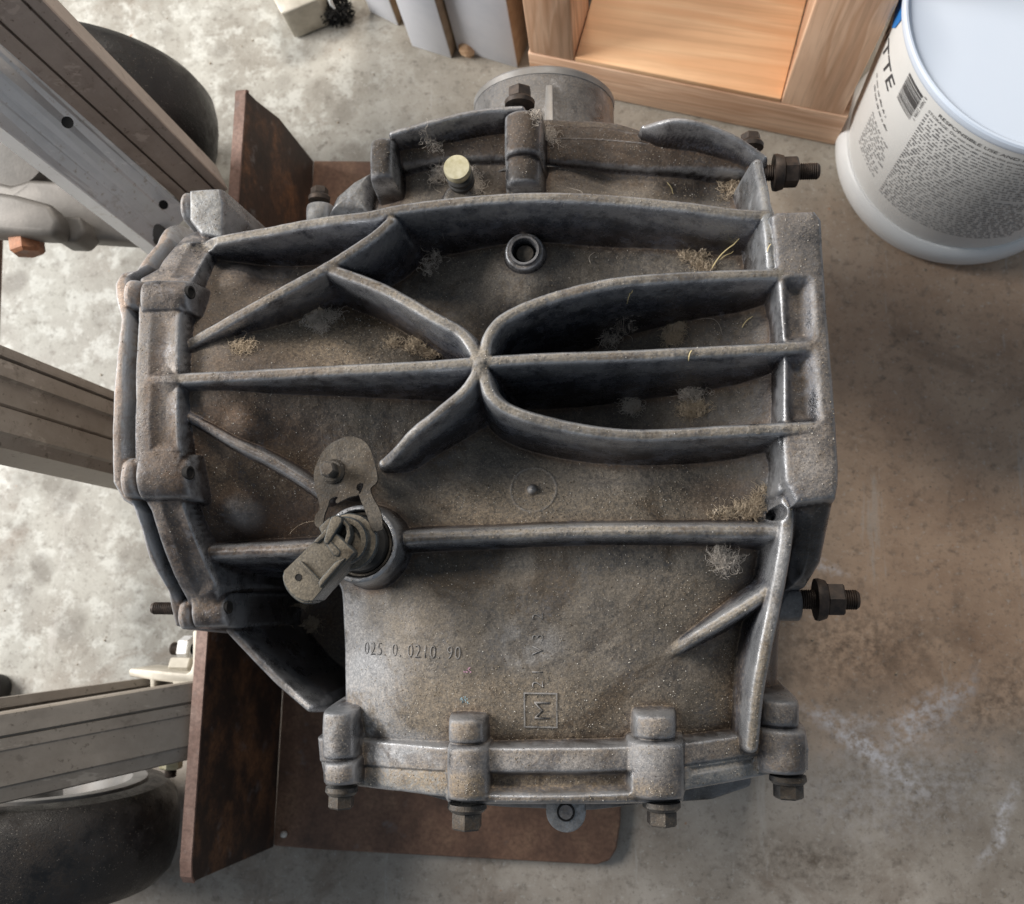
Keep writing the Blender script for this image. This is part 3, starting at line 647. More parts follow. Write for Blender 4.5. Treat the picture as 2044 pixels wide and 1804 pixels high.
# normals and split by label
dzdy, dzdx = np.gradient(Z, G)
nrm = np.stack([-dzdx, -dzdy, np.ones_like(Z)], -1); nrm /= np.linalg.norm(nrm, axis=-1, keepdims=True)
quad_ok = (np.maximum(np.maximum(Z[:-1, :-1], Z[1:, :-1]), np.maximum(Z[:-1, 1:], Z[1:, 1:])) > ZMIN)
ql = LAB[:-1, :-1]
idx = np.arange(nx*ny).reshape(ny, nx)
gear = thing('gearbox_housing', 'large dusty ribbed cast aluminium gearbox housing standing on the rusty steel plate', 'gearbox', (-.03, .1, .012))
Zf = Z.ravel(); XF = GX.ravel(); YF = GY.ravel(); NF = nrm.reshape(-1, 3); CF = cr.reshape(-1, 4)
Zf = np.maximum(Zf, ZMIN)
made = {}; comps = []
ql = ql.copy(); small = np.zeros(ql.shape, bool)
for li, (nm, mt) in labels.items():
    if li == 0: continue
    m = quad_ok & (ql == li)
    todo = set(np.flatnonzero(m.ravel()).tolist()); wq = ql.shape[1]
    while todo:
        s0 = todo.pop(); stack = [s0]; comp = [s0]
        while stack:
            q_ = stack.pop()
            for nb in (q_-1, q_+1, q_-wq, q_+wq):
                if nb in todo: todo.remove(nb); stack.append(nb); comp.append(nb)
        if len(comp) < 260: ql.ravel()[comp] = 0
        else: comps.append((nm, mt, comp))
comps.append(('casing', 'cast', None))
for (nm, mt, comp) in comps:
    if comp is None: m = quad_ok & (ql == 0)
    else: m = np.zeros(ql.size, bool); m[comp] = True; m = m.reshape(ql.shape)
    q0 = idx[:-1, :-1][m]; q1 = idx[:-1, 1:][m]; q2 = idx[1:, 1:][m]; q3 = idx[1:, :-1][m]
    Q = np.stack([q0, q1, q2, q3], 1); u, inv = np.unique(Q, return_inverse=True); inv = inv.reshape(-1).astype(np.int32)
    me = bpy.data.meshes.new(nm); me.vertices.add(len(u)); me.vertices.foreach_set('co', np.stack([XF[u], YF[u], Zf[u]], 1).astype(np.float32).ravel())
    me.loops.add(len(inv)); me.loops.foreach_set('vertex_index', inv)
    me.polygons.add(len(Q)); me.polygons.foreach_set('loop_start', np.arange(0, len(inv), 4, dtype=np.int32)); 
    me.update(calc_edges=True)
    at = me.color_attributes.new('mask', 'FLOAT_COLOR', 'POINT'); at.data.foreach_set('color', CF[u].ravel())
    at2 = me.attributes.new('wear', 'FLOAT', 'POINT'); at2.data.foreach_set('value', WEAR.ravel()[u].astype(np.float32))
    me.polygons.foreach_set('use_smooth', np.ones(len(Q), bool))
    me.materials.append(M[mt])
    me.normals_split_custom_set_from_vertices(NF[u].tolist())
    o = link(nm, me, None, gear); made.setdefault(nm, []).append(o)

for px, py in ((379,584),(377,944),(455,1212)):
    p = surf(px, py); i_ = int((p.x-X0)/G); j_ = int((p.y-Y0g)/G); n_ = Vector(nrm[j_, i_]); n_ = (Vector((1, 0, .12))+n_*.5).normalized()
    lathe('bolt_hole', p, n_, [(0, .0006), (.0030, .0006), (.0034, .0014), (.0046, .0014), (.0052, -.002)], M['hole'], gear, 20)
# ------------------------------------------------------------------ gearbox fittings
def hexbolt(px, py, z, axis, r, length, mat='bolt', flange=True, shank=.01, rot=.3):
    p = W(px, py, z); ax = Vector(axis)
    bm = bmesh.new(); bm_hex(bm, p, ax, r, .003, length, rot=rot)
    b = from_bm('bolt', bm, M[mat], gear)
    if flange: lathe('washer', p, ax, [(0, -.002), (r*1.22, -.002), (r*1.25, .0012), (r*1.05, .0034), (0, .0034)], M[mat], b, 28)
    return b
hexbolt(682, 1575, .325, (0, -1, 0), .0092, .0125, rot=.52)
hexbolt(932, 1608, .352, (0, -1, 0), .0105, .0145, rot=.52)
hexbolt(1320, 1605, .35, (0, -1, 0), .0100, .0130, rot=.35)
hexbolt(1572, 1553, .318, (0, -1, 0), .0100, .0130, rot=.2)
hexbolt(1037, 207, .318, (0, 1, 0), .0095, .0125, 'dbolt', rot=.52)
hexbolt(637, 397, .255, (0, 1, 0), .0075, .010, 'dbolt', rot=.4)
hexbolt(1498, 292, .285, (0, 1, .0), .008, .010, 'dbolt', rot=.2)
# eye tab at the lower edge
c = W(1129, 1620, .338); R = 38*PXM(.338)
pts = [c+Vector((R*math.cos(t), R*math.sin(t), 0)) for t in [math.pi+math.pi*i/20 for i in range(21)]]+[c+Vector((R, .022, 0)), c+Vector((-R, .022, 0))]
tab = prism('eye_tab', pts, .006, M['pale'], gear, .0008)
lathe('eye_ring', c+Vector((0, 0, .0002)), (0, 0, 1), [(17*PXM(.33), -.001), (17*PXM(.33), .0006), (14.5*PXM(.33), .0006), (14*PXM(.33), -.001)], M['hole'], tab)
lathe('eye_plug', c, (0, 0, 1), [(0, .0012), (13*PXM(.33), .0010), (14*PXM(.33), 0), (14*PXM(.33), -.002)], M['flange'], tab)
# lower dark sump lip peeking out beneath the side cover
prism('sump_lip', [W(*p) for p in ((820,1580,.28),(900,1602,.28),(1010,1612,.28),(1180,1618,.28),(1280,1606,.28),(1420,1597,.28),(1500,1570,.28),(1500,1500,.28),(820,1500,.28))], .05, M['dark'], gear, .003)
# studs with nuts at the right
def stud(px, py, z, x_px, r, tl):
    p = W(px, py, z); m = PXM(z)
    st_ = threaded('stud', p, (1, 0, 0), r, -.02, (x_px[4]-px)*m, M['dbolt'], gear)
    lathe('washer', p, (1, 0, 0), [(0, (x_px[0]-px)*m), (tl*.97, (x_px[0]-px)*m), (tl, (x_px[0]+6-px)*m), (tl*.9, (x_px[1]-px)*m), (0, (x_px[1]-px)*m)], M['dbolt'], st_)
    bm = bmesh.new(); bm_hex(bm, p, (1, 0, 0), tl*.82, (x_px[1]-px)*m, (x_px[2]-px)*m, rot=.5); from_bm('nut', bm, M['dbolt'], st_)
stud(1541, 345, .30, (1543, 1562, 1592, 0, 1635), 17*PXM(.3), 38*PXM(.3))
stud(1594, 1196, .27, (1624, 1643, 1676, 0, 1705), 19*PXM(.27), 41*PXM(.27))
p = W(1560, 1205, .27); lathe('stud_boss', p, (1, 0, 0), [(0, -.03), (.0125, -.03), (.0125, .0115), (.011, .013), (0, .013)], M['dark'], gear, 32)
# stud on the left cover
p = W(340, 1214, .29); threaded('stud', p, (-1, 0, 0), .0048, -.01, 39*PXM(.29), M['dbolt'], gear)
# rear bell just outside the end cover
p = Vector((W(240, 780, .39).x, yA, zA))
lathe('rear_bell', p, (-1, 0, 0), [(.150, -.02), (.153, -.004), (.151, .002), (.144, .006), (.12, .009), (0, .010)], M['cover'], gear, 128, 40)
# output hub at the top
pe = W(1075, 131, .275); xh = pe.x; yh = pe.y
rh = 0.0620; zh = .275-rh
bm = bmesh.new()
bm_lathe(bm, (xh, yh, zh), (0, -1, 0), [(0, .0), (rh*.90, 0), (rh, .004), (rh*1.01, .03), (rh*1.04, .05), (rh*1.18, .07), (rh*1.35, .10)], 64)
hb = from_bm('output_hub', bm, M['hubcast'], gear, angle=40)
prism('hub_fin', [Vector((xh+.006, yh-.018, zh+rh+.001)), Vector((xh+.012, yh-.018, zh+rh+.001)), Vector((xh+.014, yh-.10, zh+rh+.012)), Vector((xh+.004, yh-.10, zh+rh+.012))], .02, M['hub'], hb, .001)
lathe('hub_rim', (xh, yh+.001, zh), (0, -1, 0), [(rh*.80, .003), (rh*.80, 0), (rh*.97, 0), (rh*1.015, .003), (rh*1.01, .008), (rh*.99, .009)], M['hub'], hb, 64)
lathe('boss_ring', W(1043, 366, .306), (0, -1, .5), [(.0105, -.004), (.0105, .0015), (.0095, .0022), (.0065, .0022), (.006, .0), (0, -.0005)], M['black'], gear, 32)
# breather pin
p = W(911, 334, .325); pb = Vector((p.x, p.y, 0))
lathe('breather_pin', pb, (0, 0, 1), [(.0078, .28), (.0078, .318), (.0100, .3185), (.0104, .3195), (.0104, .3245), (.0098, .3256), (0, .3258)], M['zinc'], gear, 32)
pin_o = COL.objects['breather_pin'] if 'breather_pin' in COL.objects else None
lathe('collar', pb, (0, 0, 1), [(.0079, .300), (.0105, .300), (.0105, .304), (.0088, .305), (.0088, .308), (.0105, .309), (.0105, .312), (.0079, .313)], M['black'], pin_o, 32)
# pressed plug in the boss
lathe('plug', (PLUG.x, PLUG.y, 0), (0, 0, 1), [(19.5*PXM(.33), .32), (19.5*PXM(.33), .3315), (17.5*PXM(.33), .333), (0, .3335)], M['steelp'], gear, 32)
lathe('plug_ring', (PLUG.x, PLUG.y, 0), (0, 0, 1), [(25*PXM(.33), .330), (25*PXM(.33), .3388), (26.5*PXM(.33), .3402), (31*PXM(.33), .3402), (32.5*PXM(.33), .3388), (33*PXM(.33), .335)], M['flange'], gear, 40)

# sensor
sen = lathe('sensor', (SB.x, SB.y, 0), (0, 0, 1), [(.0125, .34), (.0125, .3925), (.0178, .393), (.0186, .395), (.0186, .400), (.0178, .401), (.0148, .4015), (.0148, .405), (.0154, .4055), (.0154, .4120), (.0144, .4130), (.0112, .4132), (.0106, .4100), (0, .4100)], M['plastic'], gear, 48)
lathe('rubber_ring', (SB.x, SB.y, 0), (0, 0, 1), [(.0125, .362), (.0180, .362), (.0195, .365), (.0195, .3735), (.0182, .3765), (.0125, .3768)], M['black'], sen, 48)
lathe('inner_collar', (SB.x, SB.y, 0), (0, 0, 1), [(.0195, .350), (.0195, .3700), (.0202, .3715), (.0215, .3715), (.0222, .3700), (.0222, .35)], M['steelp'], sen, 48)
# connector body (box like plug pointing down left) with a rounded nose
a0 = W(676, 1080, .424); a1 = W(590, 1175, .420)
ax = (a1-a0).normalized(); sx = Vector((-ax.y, ax.x, 0)).normalized(); L = (a1-a0).length
def cpt(u, v, z): return Vector((a0.x, a0.y, 0))+Vector((ax.x, ax.y, 0))*u+sx*v+Vector((0, 0, z))
wv = .0128
out = [(-.002, -wv*.95), (L*.93, -wv*1.02)]
for i in range(9):
    t = math.pi*(-.5+i/8); out.append((L*.93+.007*math.cos(t), wv*1.02*math.sin(t)))
out += [(L*.93, wv*1.02), (-.002, wv*.95)]
prism('connector_hood', [cpt(u*1.0+.003, v*1.0-.001, .4125) for u, v in out], .016, M['plastic'], sen, .002, seg=2)
con = prism('connector', [cpt(u, v, .4215) for u, v in out], .026, M['plastic'], sen, .0022, seg=3)
prism('side_ridge', [cpt(u, v, .4240) for u, v in ((.004, .0105), (L*.72, .0118), (L*.66, .0078), (.010, .0072))], .006, M['plastic'], sen, .0012)
prism('side_ridge', [cpt(u, v, .4232) for u, v in ((-.001, -.0122), (L*.30, -.0122), (L*.26, -.0090), (.002, -.0080))], .006, M['plastic'], sen, .0012)
prism('latch_tab', [cpt(u, v, .4238) for u, v in ((L*.62, -.0088), (L*.66, -.0094), (L*.66, .0094), (L*.62, .0088))], .004, M['plastic'], sen, .0005)
lathe('latch_hole', cpt(L*.84, -.0035, .4212), (0, 0, 1), [(0, .0004), (.0017, .0004), (.0019, .0007), (.0022, .0007), (.0024, 0)], M['hole'], sen, 14)
prism('ear', [cpt(u, v, .418) for u, v in ((-.006, -.017), (.004, -.0175), (.006, -.0115), (-.004, -.0112))], .012, M['plastic'], sen, .001)
# ridge crossing the disc
prism('fin', [W(*p, .4235) for p in ((660,1030),(672,1027),(684,1034),(681,1044),(654,1088),(644,1082),(652,1052))], .014, M['plastic'], sen, .0012)
prism('fin', [W(*p, .4225) for p in ((646,1080),(656,1076),(680,1100),(676,1112),(664,1108))], .014, M['plastic'], sen, .001)
prism('fin', [W(*p, .4200) for p in ((684,1034),(698,1050),(700,1068),(692,1090),(678,1108),(674,1100),(686,1082),(691,1064),(688,1050),(680,1042))], .011, M['plastic'], sen, .0008)
# bracket plate
BP = [(687,872),(704,871),(724,879),(738,895),(747,924),(753,951),(750,964),(739,975),(744,993),(758,1019),(763,1046),(762,1057),(747,1060),(740,1052),(731,1026),(720,999),(716,986),(719,984),(725,969),(722,964),(713,967),(711,976),(716,981),(714,988),(700,991),(686,997),(672,1004),(670,998),(674,993),(668,991),(658,997),(654,1010),(647,1028),(642,1052),(629,1048),(629,1028),(638,1013),(629,975),(626,946),(632,924),(647,897),(665,882)]
BP = [tuple(p_) for p_ in smoothpoly(BP+[BP[0]], 4)[:-1]]
BPs = [W(a, b, .402) for a, b in BP]
plate = prism('sensor_bracket', BPs, .0028, M['steelp'], gear, 0)
bz = W(664, 941, .402)
bm = bmesh.new(); bm_hex(bm, Vector((bz.x, bz.y, .4015)), (-.05, .03, 1), 17.5*PXM(.41), .0025, .0125, .0012, rot=.3)
lathe('washer', Vector((bz.x, bz.y, .4015)), (-.05, .03, 1), [(0, .0), (26*PXM(.4), .0), (26*PXM(.4), .0015), (21*PXM(.4), .0032), (0, .0032)], M['steelp'], from_bm('bracket_bolt', bm, M['bolt'], gear, angle=30), 32)

# cast lettering laid on the surface
FONT = None
def text_mesh(body, size, extrude=0.0, thin=0.0, spc=1.0):
    cu = bpy.data.curves.new('t', 'FONT'); cu.body = body; cu.size = size; cu.extrude = extrude; cu.resolution_u = 3; cu.offset = thin; cu.space_character = spc
    o = bpy.data.objects.new('t', cu); COL.objects.link(o); dg = bpy.context.evaluated_depsgraph_get(); dg.update()
    me = bpy.data.meshes.new_from_object(o.evaluated_get(dg)); bpy.data.objects.remove(o); return me
def cast_text(body, px, py, size_px, ang, thick=.0006, sx=1.0, spc=1.0, dx=0.0):
    """raised lettering; letters sit on the housing"""
    size = size_px*PXM(.35); me = text_mesh(body, size*1.35, 0, -size*.022, spc)
    c = surf(px, py); ca, sa = math.cos(ang), math.sin(ang)
    bm = bmesh.new(); bm.from_mesh(me); bm.transform(Matrix.Diagonal((sx, 1, 1, 1)))
    bm.transform(Matrix.Translation((dx*PXM(.35), 0, 0)))
    r = bmesh.ops.extrude_face_region(bm, geom=bm.faces[:]); tops = [v for v in r['geom'] if isinstance(v, bmesh.types.BMVert)]
    tset = set(tops)
    for v in bm.verts:
        x, y = c.x+v.co.x*ca-v.co.y*sa, c.y+v.co.x*sa+v.co.y*ca
        v.co = Vector((x, y, H(x, y)+(thick if v in tset else -.001)))
    return from_bm('cast_lettering', bm, M['cast'], gear)
cast_text('025. 0. 0210. 90', 810, 1311, 28, math.radians(-1), sx=.70, spc=1.22, dx=-100)
cast_text('21 V3 2', 1084, 1374, 24, math.radians(90), sx=1.0, spc=1.45)
cast_text('M', 1098, 1440, 34, math.radians(90), sx=1.2)
c = W(1078, 1418, .352); bm = bmesh.new()
for (x0, y0, x1, y1) in ((-33,-34,33,-31),(-33,31,33,34),(-33,-31,-30,31),(30,-31,33,31)):
    m = PXM(.352); V = []
    for (x, y) in ((x0,y0),(x1,y0),(x1,y1),(x0,y1)):
        X, Y = c.x+x*m, c.y+y*m; V.append((X, Y, H(X, Y)))
    top = [bm.verts.new((a, b, z+.0009)) for a, b, z in V]; bot = [bm.verts.new((a, b, z-.001)) for a, b, z in V]
    bm.faces.new(top); bm.faces.new(bot[::-1])
    for i in range(4): bm.faces.new((top[i], bot[i], bot[(i+1) % 4], top[(i+1) % 4]))
from_bm('cast_frame_mark', bm, M['cast'], gear)

def flecks(px, py, rx, ry, n, mat, name):
    V, F = [], []; m = PXM(.35)
    c = surf(px, py)
    for _ in range(n):
        x, y = c.x+random.gauss(0, rx*m), c.y+random.gauss(0, ry*m); r = random.uniform(.0003, .0008); b = len(V); k = 6; z = H(x, y)+.0004
        for i in range(k): V.append((x+r*math.cos(6.283*i/k)*random.uniform(.5, 1.2), y+r*math.sin(6.283*i/k)*random.uniform(.5, 1.2), z))
        F.append(tuple(range(b, b+k)))
    o = new_obj(name, V, F, M[mat], gear); o['kind'] = 'stuff'
flecks(936, 1338, 5, 4, 9, 'pinkp', 'pink_marker_spot'); flecks(922, 1396, 7, 4, 16, 'bluep', 'blue_marker_spot')
# ------------------------------------------------------------------ loose grit, lint, straw
def grit():
    N = 15000; V = []; F = []; mi = []
    cnt = 0
    while cnt < N:
        x = random.uniform(X0, X1); y = random.uniform(Y0g, Y1g)
        i = int((x-X0)/G); j = int((y-Y0g)/G)
        if i >= nx-1 or j >= ny-1: continue
        z = Z[j, i]
        if z < .2 or nrm[j, i, 2] < .75: 
            if random.random() > .002: continue
            if z < .2: continue
        if random.random() > .30+.9*cr[j, i, 2]: continue
        r = random.choice((.00018, .00022, .00028, .00034, .00045)); r *= random.uniform(.7, 1.25)
        b = len(V); a = random.uniform(0, 6.28); ca, sa = math.cos(a)*r, math.sin(a)*r; k1, k2 = random.uniform(.6, 1.2), random.uniform(.6, 1.2)
        zz = z+r*.4
        V += [(x+ca*k1, y+sa*k1, zz), (x-sa, y+ca, zz), (x-ca*k2, y-sa*k2, zz), (x+sa, y-ca, zz), (x, y, zz+r*.9), (x, y, zz-r)]
        F += [(b, b+1, b+4), (b+1, b+2, b+4), (b+2, b+3, b+4), (b+3, b, b+4), (b+1, b, b+5), (b+2, b+1, b+5), (b+3, b+2, b+5), (b, b+3, b+5)]
        t = random.random(); mi += [0 if t < .55 else (1 if t < .75 else 2)]*8
        cnt += 1
    me = bpy.data.meshes.new('sand_grit'); me.from_pydata(V, [], F)
    for k in ('grit', 'gritp', 'gritd'): me.materials.append(M[k])
    me.polygons.foreach_set('material_index', mi)
    o = link('sand_grit', me, None); tag(o, 'fine tan sand and grit scattered over the gearbox housing', 'sand', kind='stuff')
grit()
def strand_mesh(strands, r):
    V, F = [], []
    for P in strands:
        b = len(V)
        for k, p in enumerate(P):
            t = (P[min(k+1, len(P)-1)]-P[max(k-1, 0)]).normalized(); x, y, _ = basis(t)
            rr = r*(1 if 0 < k < len(P)-1 else .4)
            for a in range(3): V.append(p+(x*math.cos(a*2.094)+y*math.sin(a*2.094))*rr)
        for k in range(len(P)-1):
            for a in range(3):
                a2 = (a+1) % 3; F.append((b+k*3+a, b+k*3+a2, b+(k+1)*3+a2, b+(k+1)*3+a))
    return V, F
WISPY = (1225, 1375, 938, 880, 845, 1075, 860, 1442)
def lint(px, py, rx, ry, n, label, mat='lint', r=.00012):
    c = surf(px, py); m = PXM(c.z); st_ = []; wisp = px in WISPY and ry != 18
    subs = [(random.gauss(0, .40), random.gauss(0, .40), random.uniform(.2, .55)) for _ in range(5)]
    for _ in range(int(n*(1.7 if wisp else 1.7))):
        a = random.uniform(0, 6.28); q_ = random.random()**.6; sb = random.choice(subs)
        x, y = c.x+(sb[0]+math.cos(a)*q_*sb[2])*rx*m, c.y+(sb[1]+math.sin(a)*q_*sb[2])*ry*m
        if H(x, y) > c.z+.005: continue
        p = Vector((x, y, H(x, y)+random.uniform(.0002, .006 if wisp else .0028))); ang = random.uniform(0, 6.28); turn = random.gauss(0, .35); P = [p.copy()]
        for k in range(random.randint(12, 26) if wisp else random.randint(8, 16)):
            turn += random.gauss(0, .25); turn *= .9; ang += turn
            p = p+Vector((math.cos(ang), math.sin(ang), random.gauss(0, .35)))*random.uniform(.0004, .0009)
            hz = H(p.x, p.y)
            if hz > p.z+.0015: break
            p.z = min(max(p.z, hz+.0002), hz+.010); P.append(p.copy())
        if len(P) > 2: st_.append(P)
    V, F = strand_mesh(st_, r)
    nf = 0 if wisp else (6 if n < 150 else 15)
    for _ in range(nf):                     # matted crumpled flakes pressed together
        sb = random.choice(subs); a = random.uniform(0, 6.28); fx, fy = c.x+(sb[0]+math.cos(a)*sb[2]*.5)*rx*m, c.y+(sb[1]+math.sin(a)*sb[2]*.5)*ry*m
        if H(fx, fy) > c.z+.005: continue
        fr = random.uniform(.16, .40)*math.sqrt(rx*ry)*m*(1.3 if px == 1262 else 1)
        b = len(V); nr, ns = 8, 26; ox = random.uniform(0, 50); tilt = random.uniform(-.5, .5); el = random.uniform(.5, 1)
        for i in range(nr+1):
            for j in range(ns):
                t = 6.28318*j/ns; rr = fr*i/nr*(1+.55*mnoise.noise(Vector((math.cos(t)*1.6+ox, math.sin(t)*1.6, 0)))+.35*mnoise.noise(Vector((math.cos(t)*5+ox, math.sin(t)*5, 4)))*i/nr)
                X, Y = rr*math.cos(t+ox), rr*math.sin(t+ox)*el
                zz = abs(.0030*mnoise.noise(Vector((X*300+ox, Y*300, 3)))+.0018*mnoise.noise(Vector((X*900+ox, Y*900, 3))))
                hz = H(fx+X, fy+Y)
                V.append(Vector((fx+X, fy+Y, min(hz, c.z+.004)+.0004+zz+abs(tilt)*fr*.3*(1-i/nr))))
        for i in range(nr):
            for j in range(ns): F.append((b+i*ns+j, b+(i+1)*ns+j, b+(i+1)*ns+(j+1) % ns, b+i*ns+(j+1) % ns))
    o = new_obj('lint_clump', V, F, M['felt']); o.data.materials.append(M[mat])
    nh = sum(3*(len(P)-1) for P in st_); mi = [1]*nh+[0]*(len(F)-nh)
    if len(o.data.polygons) == len(mi): o.data.polygons.foreach_set('material_index', mi)
    tag(o, label, 'lint', 'lint and debris caught on the gearbox'); return o
LN = [(640,640,44,24,300,'fluffy grey lint tuft in the upper left triangular pocket','lint'),
 (812,690,26,18,220,'tan crumbly lint wad just left of the rib crossing','tanlint'),
 (870,705,30,8,110,'thin tan lint trail lying along the middle rib beside the crossing','tanlint'),
 (1225,640,55,22,180,'wispy cobweb lint in the upper right pocket near the curved rib','lint'),
 (1345,668,45,20,200,'brownish lint tangle in the upper right pocket nearer the flange','tanlint'),
 (1375,780,30,14,150,'grey cobweb stretched under the middle right rib','lint'),
 (1375,822,42,18,220,'torn tan fibre scrap lying in the lower right pocket','tanlint'),
 (1262,808,24,20,200,'grey lint nugget in the lower right pocket under the middle rib','lint'),
 (1478,1025,55,12,220,'long tan fibre strip beside the small hole near the right flange','tanlint'),
 (1515,995,14,26,120,'short upright tan fibre scrap against the right flange wall','tanlint'),
 (1442,1118,26,22,200,'pale lint puff below the lower horizontal rib at right','lint'),
 (1458,375,38,42,320,'big tan lint nest in the upper right corner by the nut','tanlint'),
 (1405,520,46,24,200,'brownish fluff with straw under the top rib at right','tanlint'),
 (938,372,40,26,200,'grey lint wrapped around the yellow breather pin','lint'),
 (880,345,26,14,110,'pale lint wisps left of the yellow breather pin','lint'),
 (490,692,34,14,110,'crumbly brown lint beside the left end of the diagonal rib','tanlint'),
 (845,270,20,12,50,'fine hair curls under the upper flange rim at left','lint'),
 (1075,235,26,20,70,'fine pale hairs on the upper bolt boss','lint'),
 (560,1220,50,40,120,'dark brown fluff deep in the lower left pocket','tanlint'),
 (860,500,16,40,70,'thin cobweb hairs in the shadow under the top rib','lint')]
for a in LN: lint(a[0], a[1], a[2], a[3], a[4], a[5], a[6])
def hair_on(px0, py0, px1, py1, mat, r, label, name, cat, lift=.001, bow=.1):
    a, b = surf(px0, py0), surf(px1, py1); P = []
    zt = max(a.z, b.z)
    for k in range(9):
        t = k/8; p = a.lerp(b, t); off = Vector((-(b-a).y, (b-a).x, 0))*bow*math.sin(t*math.pi)
        p = p+off; p.z = max(p.z, H(p.x, p.y) if H(p.x, p.y)-p.z < .02 else p.z)+lift; P.append(p)
    V, F = strand_mesh([P], r); o = new_obj(name, V, F, M[mat]); tag(o, label, cat, 'lint and debris caught on the gearbox')
for i, (a, lb) in enumerate((((1418,540,1472,484),'longest pale straw stalk lying under the top rib at right'), ((1480,655,1502,632),'short yellow straw in the upper right pocket by the flange'), ((1250,612,1262,582),'tiny straw sliver crossing the upper curved rib'),
    ((1330,365,1342,388),'small straw bit on the dark upper casting'), ((1436,520,1462,506),'short straw piece beside the longest stalk'), ((1372,725,1380,700),'tan fibre lying across the middle right rib'), ((1530,505,1538,488),'straw splinter beside the right flange web'))):
    hair_on(*a, 'straw', .00055 if i == 0 else .0004, lb, 'straw_stalk', 'straw')
hair_on(580, 1068, 636, 1040, 'tanlint', .0001, 'single fine cobweb thread left of the sensor plug', 'cobweb_thread', 'cobweb', .004)
for i, a in enumerate(((890,490,905,455),(1180,530,1188,505),(1120,375,1124,415),(1390,640,1440,670),(860,300,880,290))):
    hair_on(*a, 'lint', .00012, ('curled hair in the shade of the top rib','fine curl of hair right of the pressed plug','loose hair draped over the crest of the top rib','long curved hair in the upper right pocket','hair under the upper left flange rim')[i], 'loose_hair', 'hair', .002, .3)

# ------------------------------------------------------------------ hand truck
ht = thing('hand_truck', 'aluminium hand truck with rusty steel toe plate and black rubber wheels', 'hand truck', (-.35, .15, 0))
def V_(px, py, z): return W(px, py, z)
# toe plate (lies on the floor) and upright plate
toe_pts = [V_(545,1688,.012), V_(640,1696,.012), V_(1190,1726,.012), V_(1215,1718,.012), V_(1230,1695,.012), V_(1238,1640,.012), V_(1262,900,.012), V_(1250,360,.012), V_(1225,326,.012), V_(625,320,.012)]
toe = prism('toe_plate', toe_pts, .009, M['rust'], ht, .002)
A1, A2 = V_(490,192,.17), V_(380,1748,.17)          # top line
Bt1, Bt2 = V_(627,320,.012), V_(545,1688,.012)
nrm_p = (A2-A1).cross(Bt1-A1).normalized()
if nrm_p.x > 0: nrm_p = -nrm_p
def on_plane(p):
    return p-nrm_p*((p-A1).dot(nrm_p))
raw = [V_(627,322,.013), V_(565,235,.10), V_(536,198,.150), V_(528,187,.161), V_(520,180,.168), V_(510,178,.172), V_(500,180,.173), V_(492,188,.173), V_(488,202,.172), V_(479,430,.172), V_(381,1720,.172), V_(383,1750,.170), V_(396,1762,.165), V_(415,1756,.155), V_(545,1690,.013)]
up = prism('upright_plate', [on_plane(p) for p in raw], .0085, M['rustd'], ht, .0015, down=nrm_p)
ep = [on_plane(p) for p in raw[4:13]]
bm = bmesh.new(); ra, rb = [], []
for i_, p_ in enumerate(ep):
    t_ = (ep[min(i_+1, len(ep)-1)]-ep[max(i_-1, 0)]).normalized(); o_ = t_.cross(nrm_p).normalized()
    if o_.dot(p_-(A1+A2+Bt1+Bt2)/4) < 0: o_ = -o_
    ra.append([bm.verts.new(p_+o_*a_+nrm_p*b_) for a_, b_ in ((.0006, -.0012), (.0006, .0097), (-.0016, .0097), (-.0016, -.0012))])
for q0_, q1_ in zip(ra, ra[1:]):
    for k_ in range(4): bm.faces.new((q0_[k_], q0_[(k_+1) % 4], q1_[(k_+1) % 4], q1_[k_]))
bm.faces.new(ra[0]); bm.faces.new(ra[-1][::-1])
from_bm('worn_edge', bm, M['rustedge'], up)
up['label'] = 'shaded rusty upright back plate with bright worn edge'
# small weld bead and pale pebble
def rail(name, L0, L1, R0, R1, zr, zl, prof, mat, thick=.003, label=None, parent=ht):
    """L0/L1: px of the two long edges at the left end, R0/R1 at the right end; prof: (t, depth)"""
    a0, a1 = W(L0[0], L0[1], zl), W(L1[0], L1[1], zl); b0, b1 = W(R0[0], R0[1], zr), W(R1[0], R1[1], zr)
    n = (a1-a0).cross(b0-a0).normalized()
    if n.z < 0: n = -n
    V = []; m = len(prof)
    for (p0, p1) in ((a0, a1), (b0, b1)):
        for t, d in prof: V.append(p0.lerp(p1, t)+n*d)
    F = [(i, (i+1) % m, m+(i+1) % m, m+i) for i in range(m)]+[tuple(range(m))[::-1], tuple(range(m, 2*m))]
    bm = bmesh.new(); vs = [bm.verts.new(v) for v in V]
    for f in F: bm.faces.new([vs[i] for i in f])
    o = from_bm(name, bm, M[mat], parent)
    if label: o['label'] = label
    return o
def ext(l, r, f):  # extend line left beyond the picture
    return (l[0]-(r[0]-l[0])*f, l[1]-(r[1]-l[1])*f)
# rail 3: channel at lower left
g = .0015
prof3 = [(-.02,-.03),(-.02,-.003),(0,0),(.03,0),(.235,-.0005),(.245,-.004),(.262,-.004),(.27,-.0015),(.40,-.0018),(.42,-.003),(.80,-.004),(.82,-.0055),(.98,-.008),(1.0,-.012),(1.0,-.022),(.96,-.022),(.95,-.016),(.03,-.006),(.02,-.05)]
rail('rail', (-200,1460), (-200,1655), (388,1362), (388,1517), .165, .30, prof3, 'alum', label='dull grey channel rail at the lower left')
rail('rail_lip', (-200,1420), (-200,1445), (300,1352), (300,1366), .12, .25, [(0,0),(1,0),(1,-.02),(0,-.02)], 'alum')
rail('rail_floor', (-200,1425), (-200,1475), (345,1352), (345,1385), .10, .23, [(0,0),(1,0),(1,-.004),(0,-.004)], 'alum')
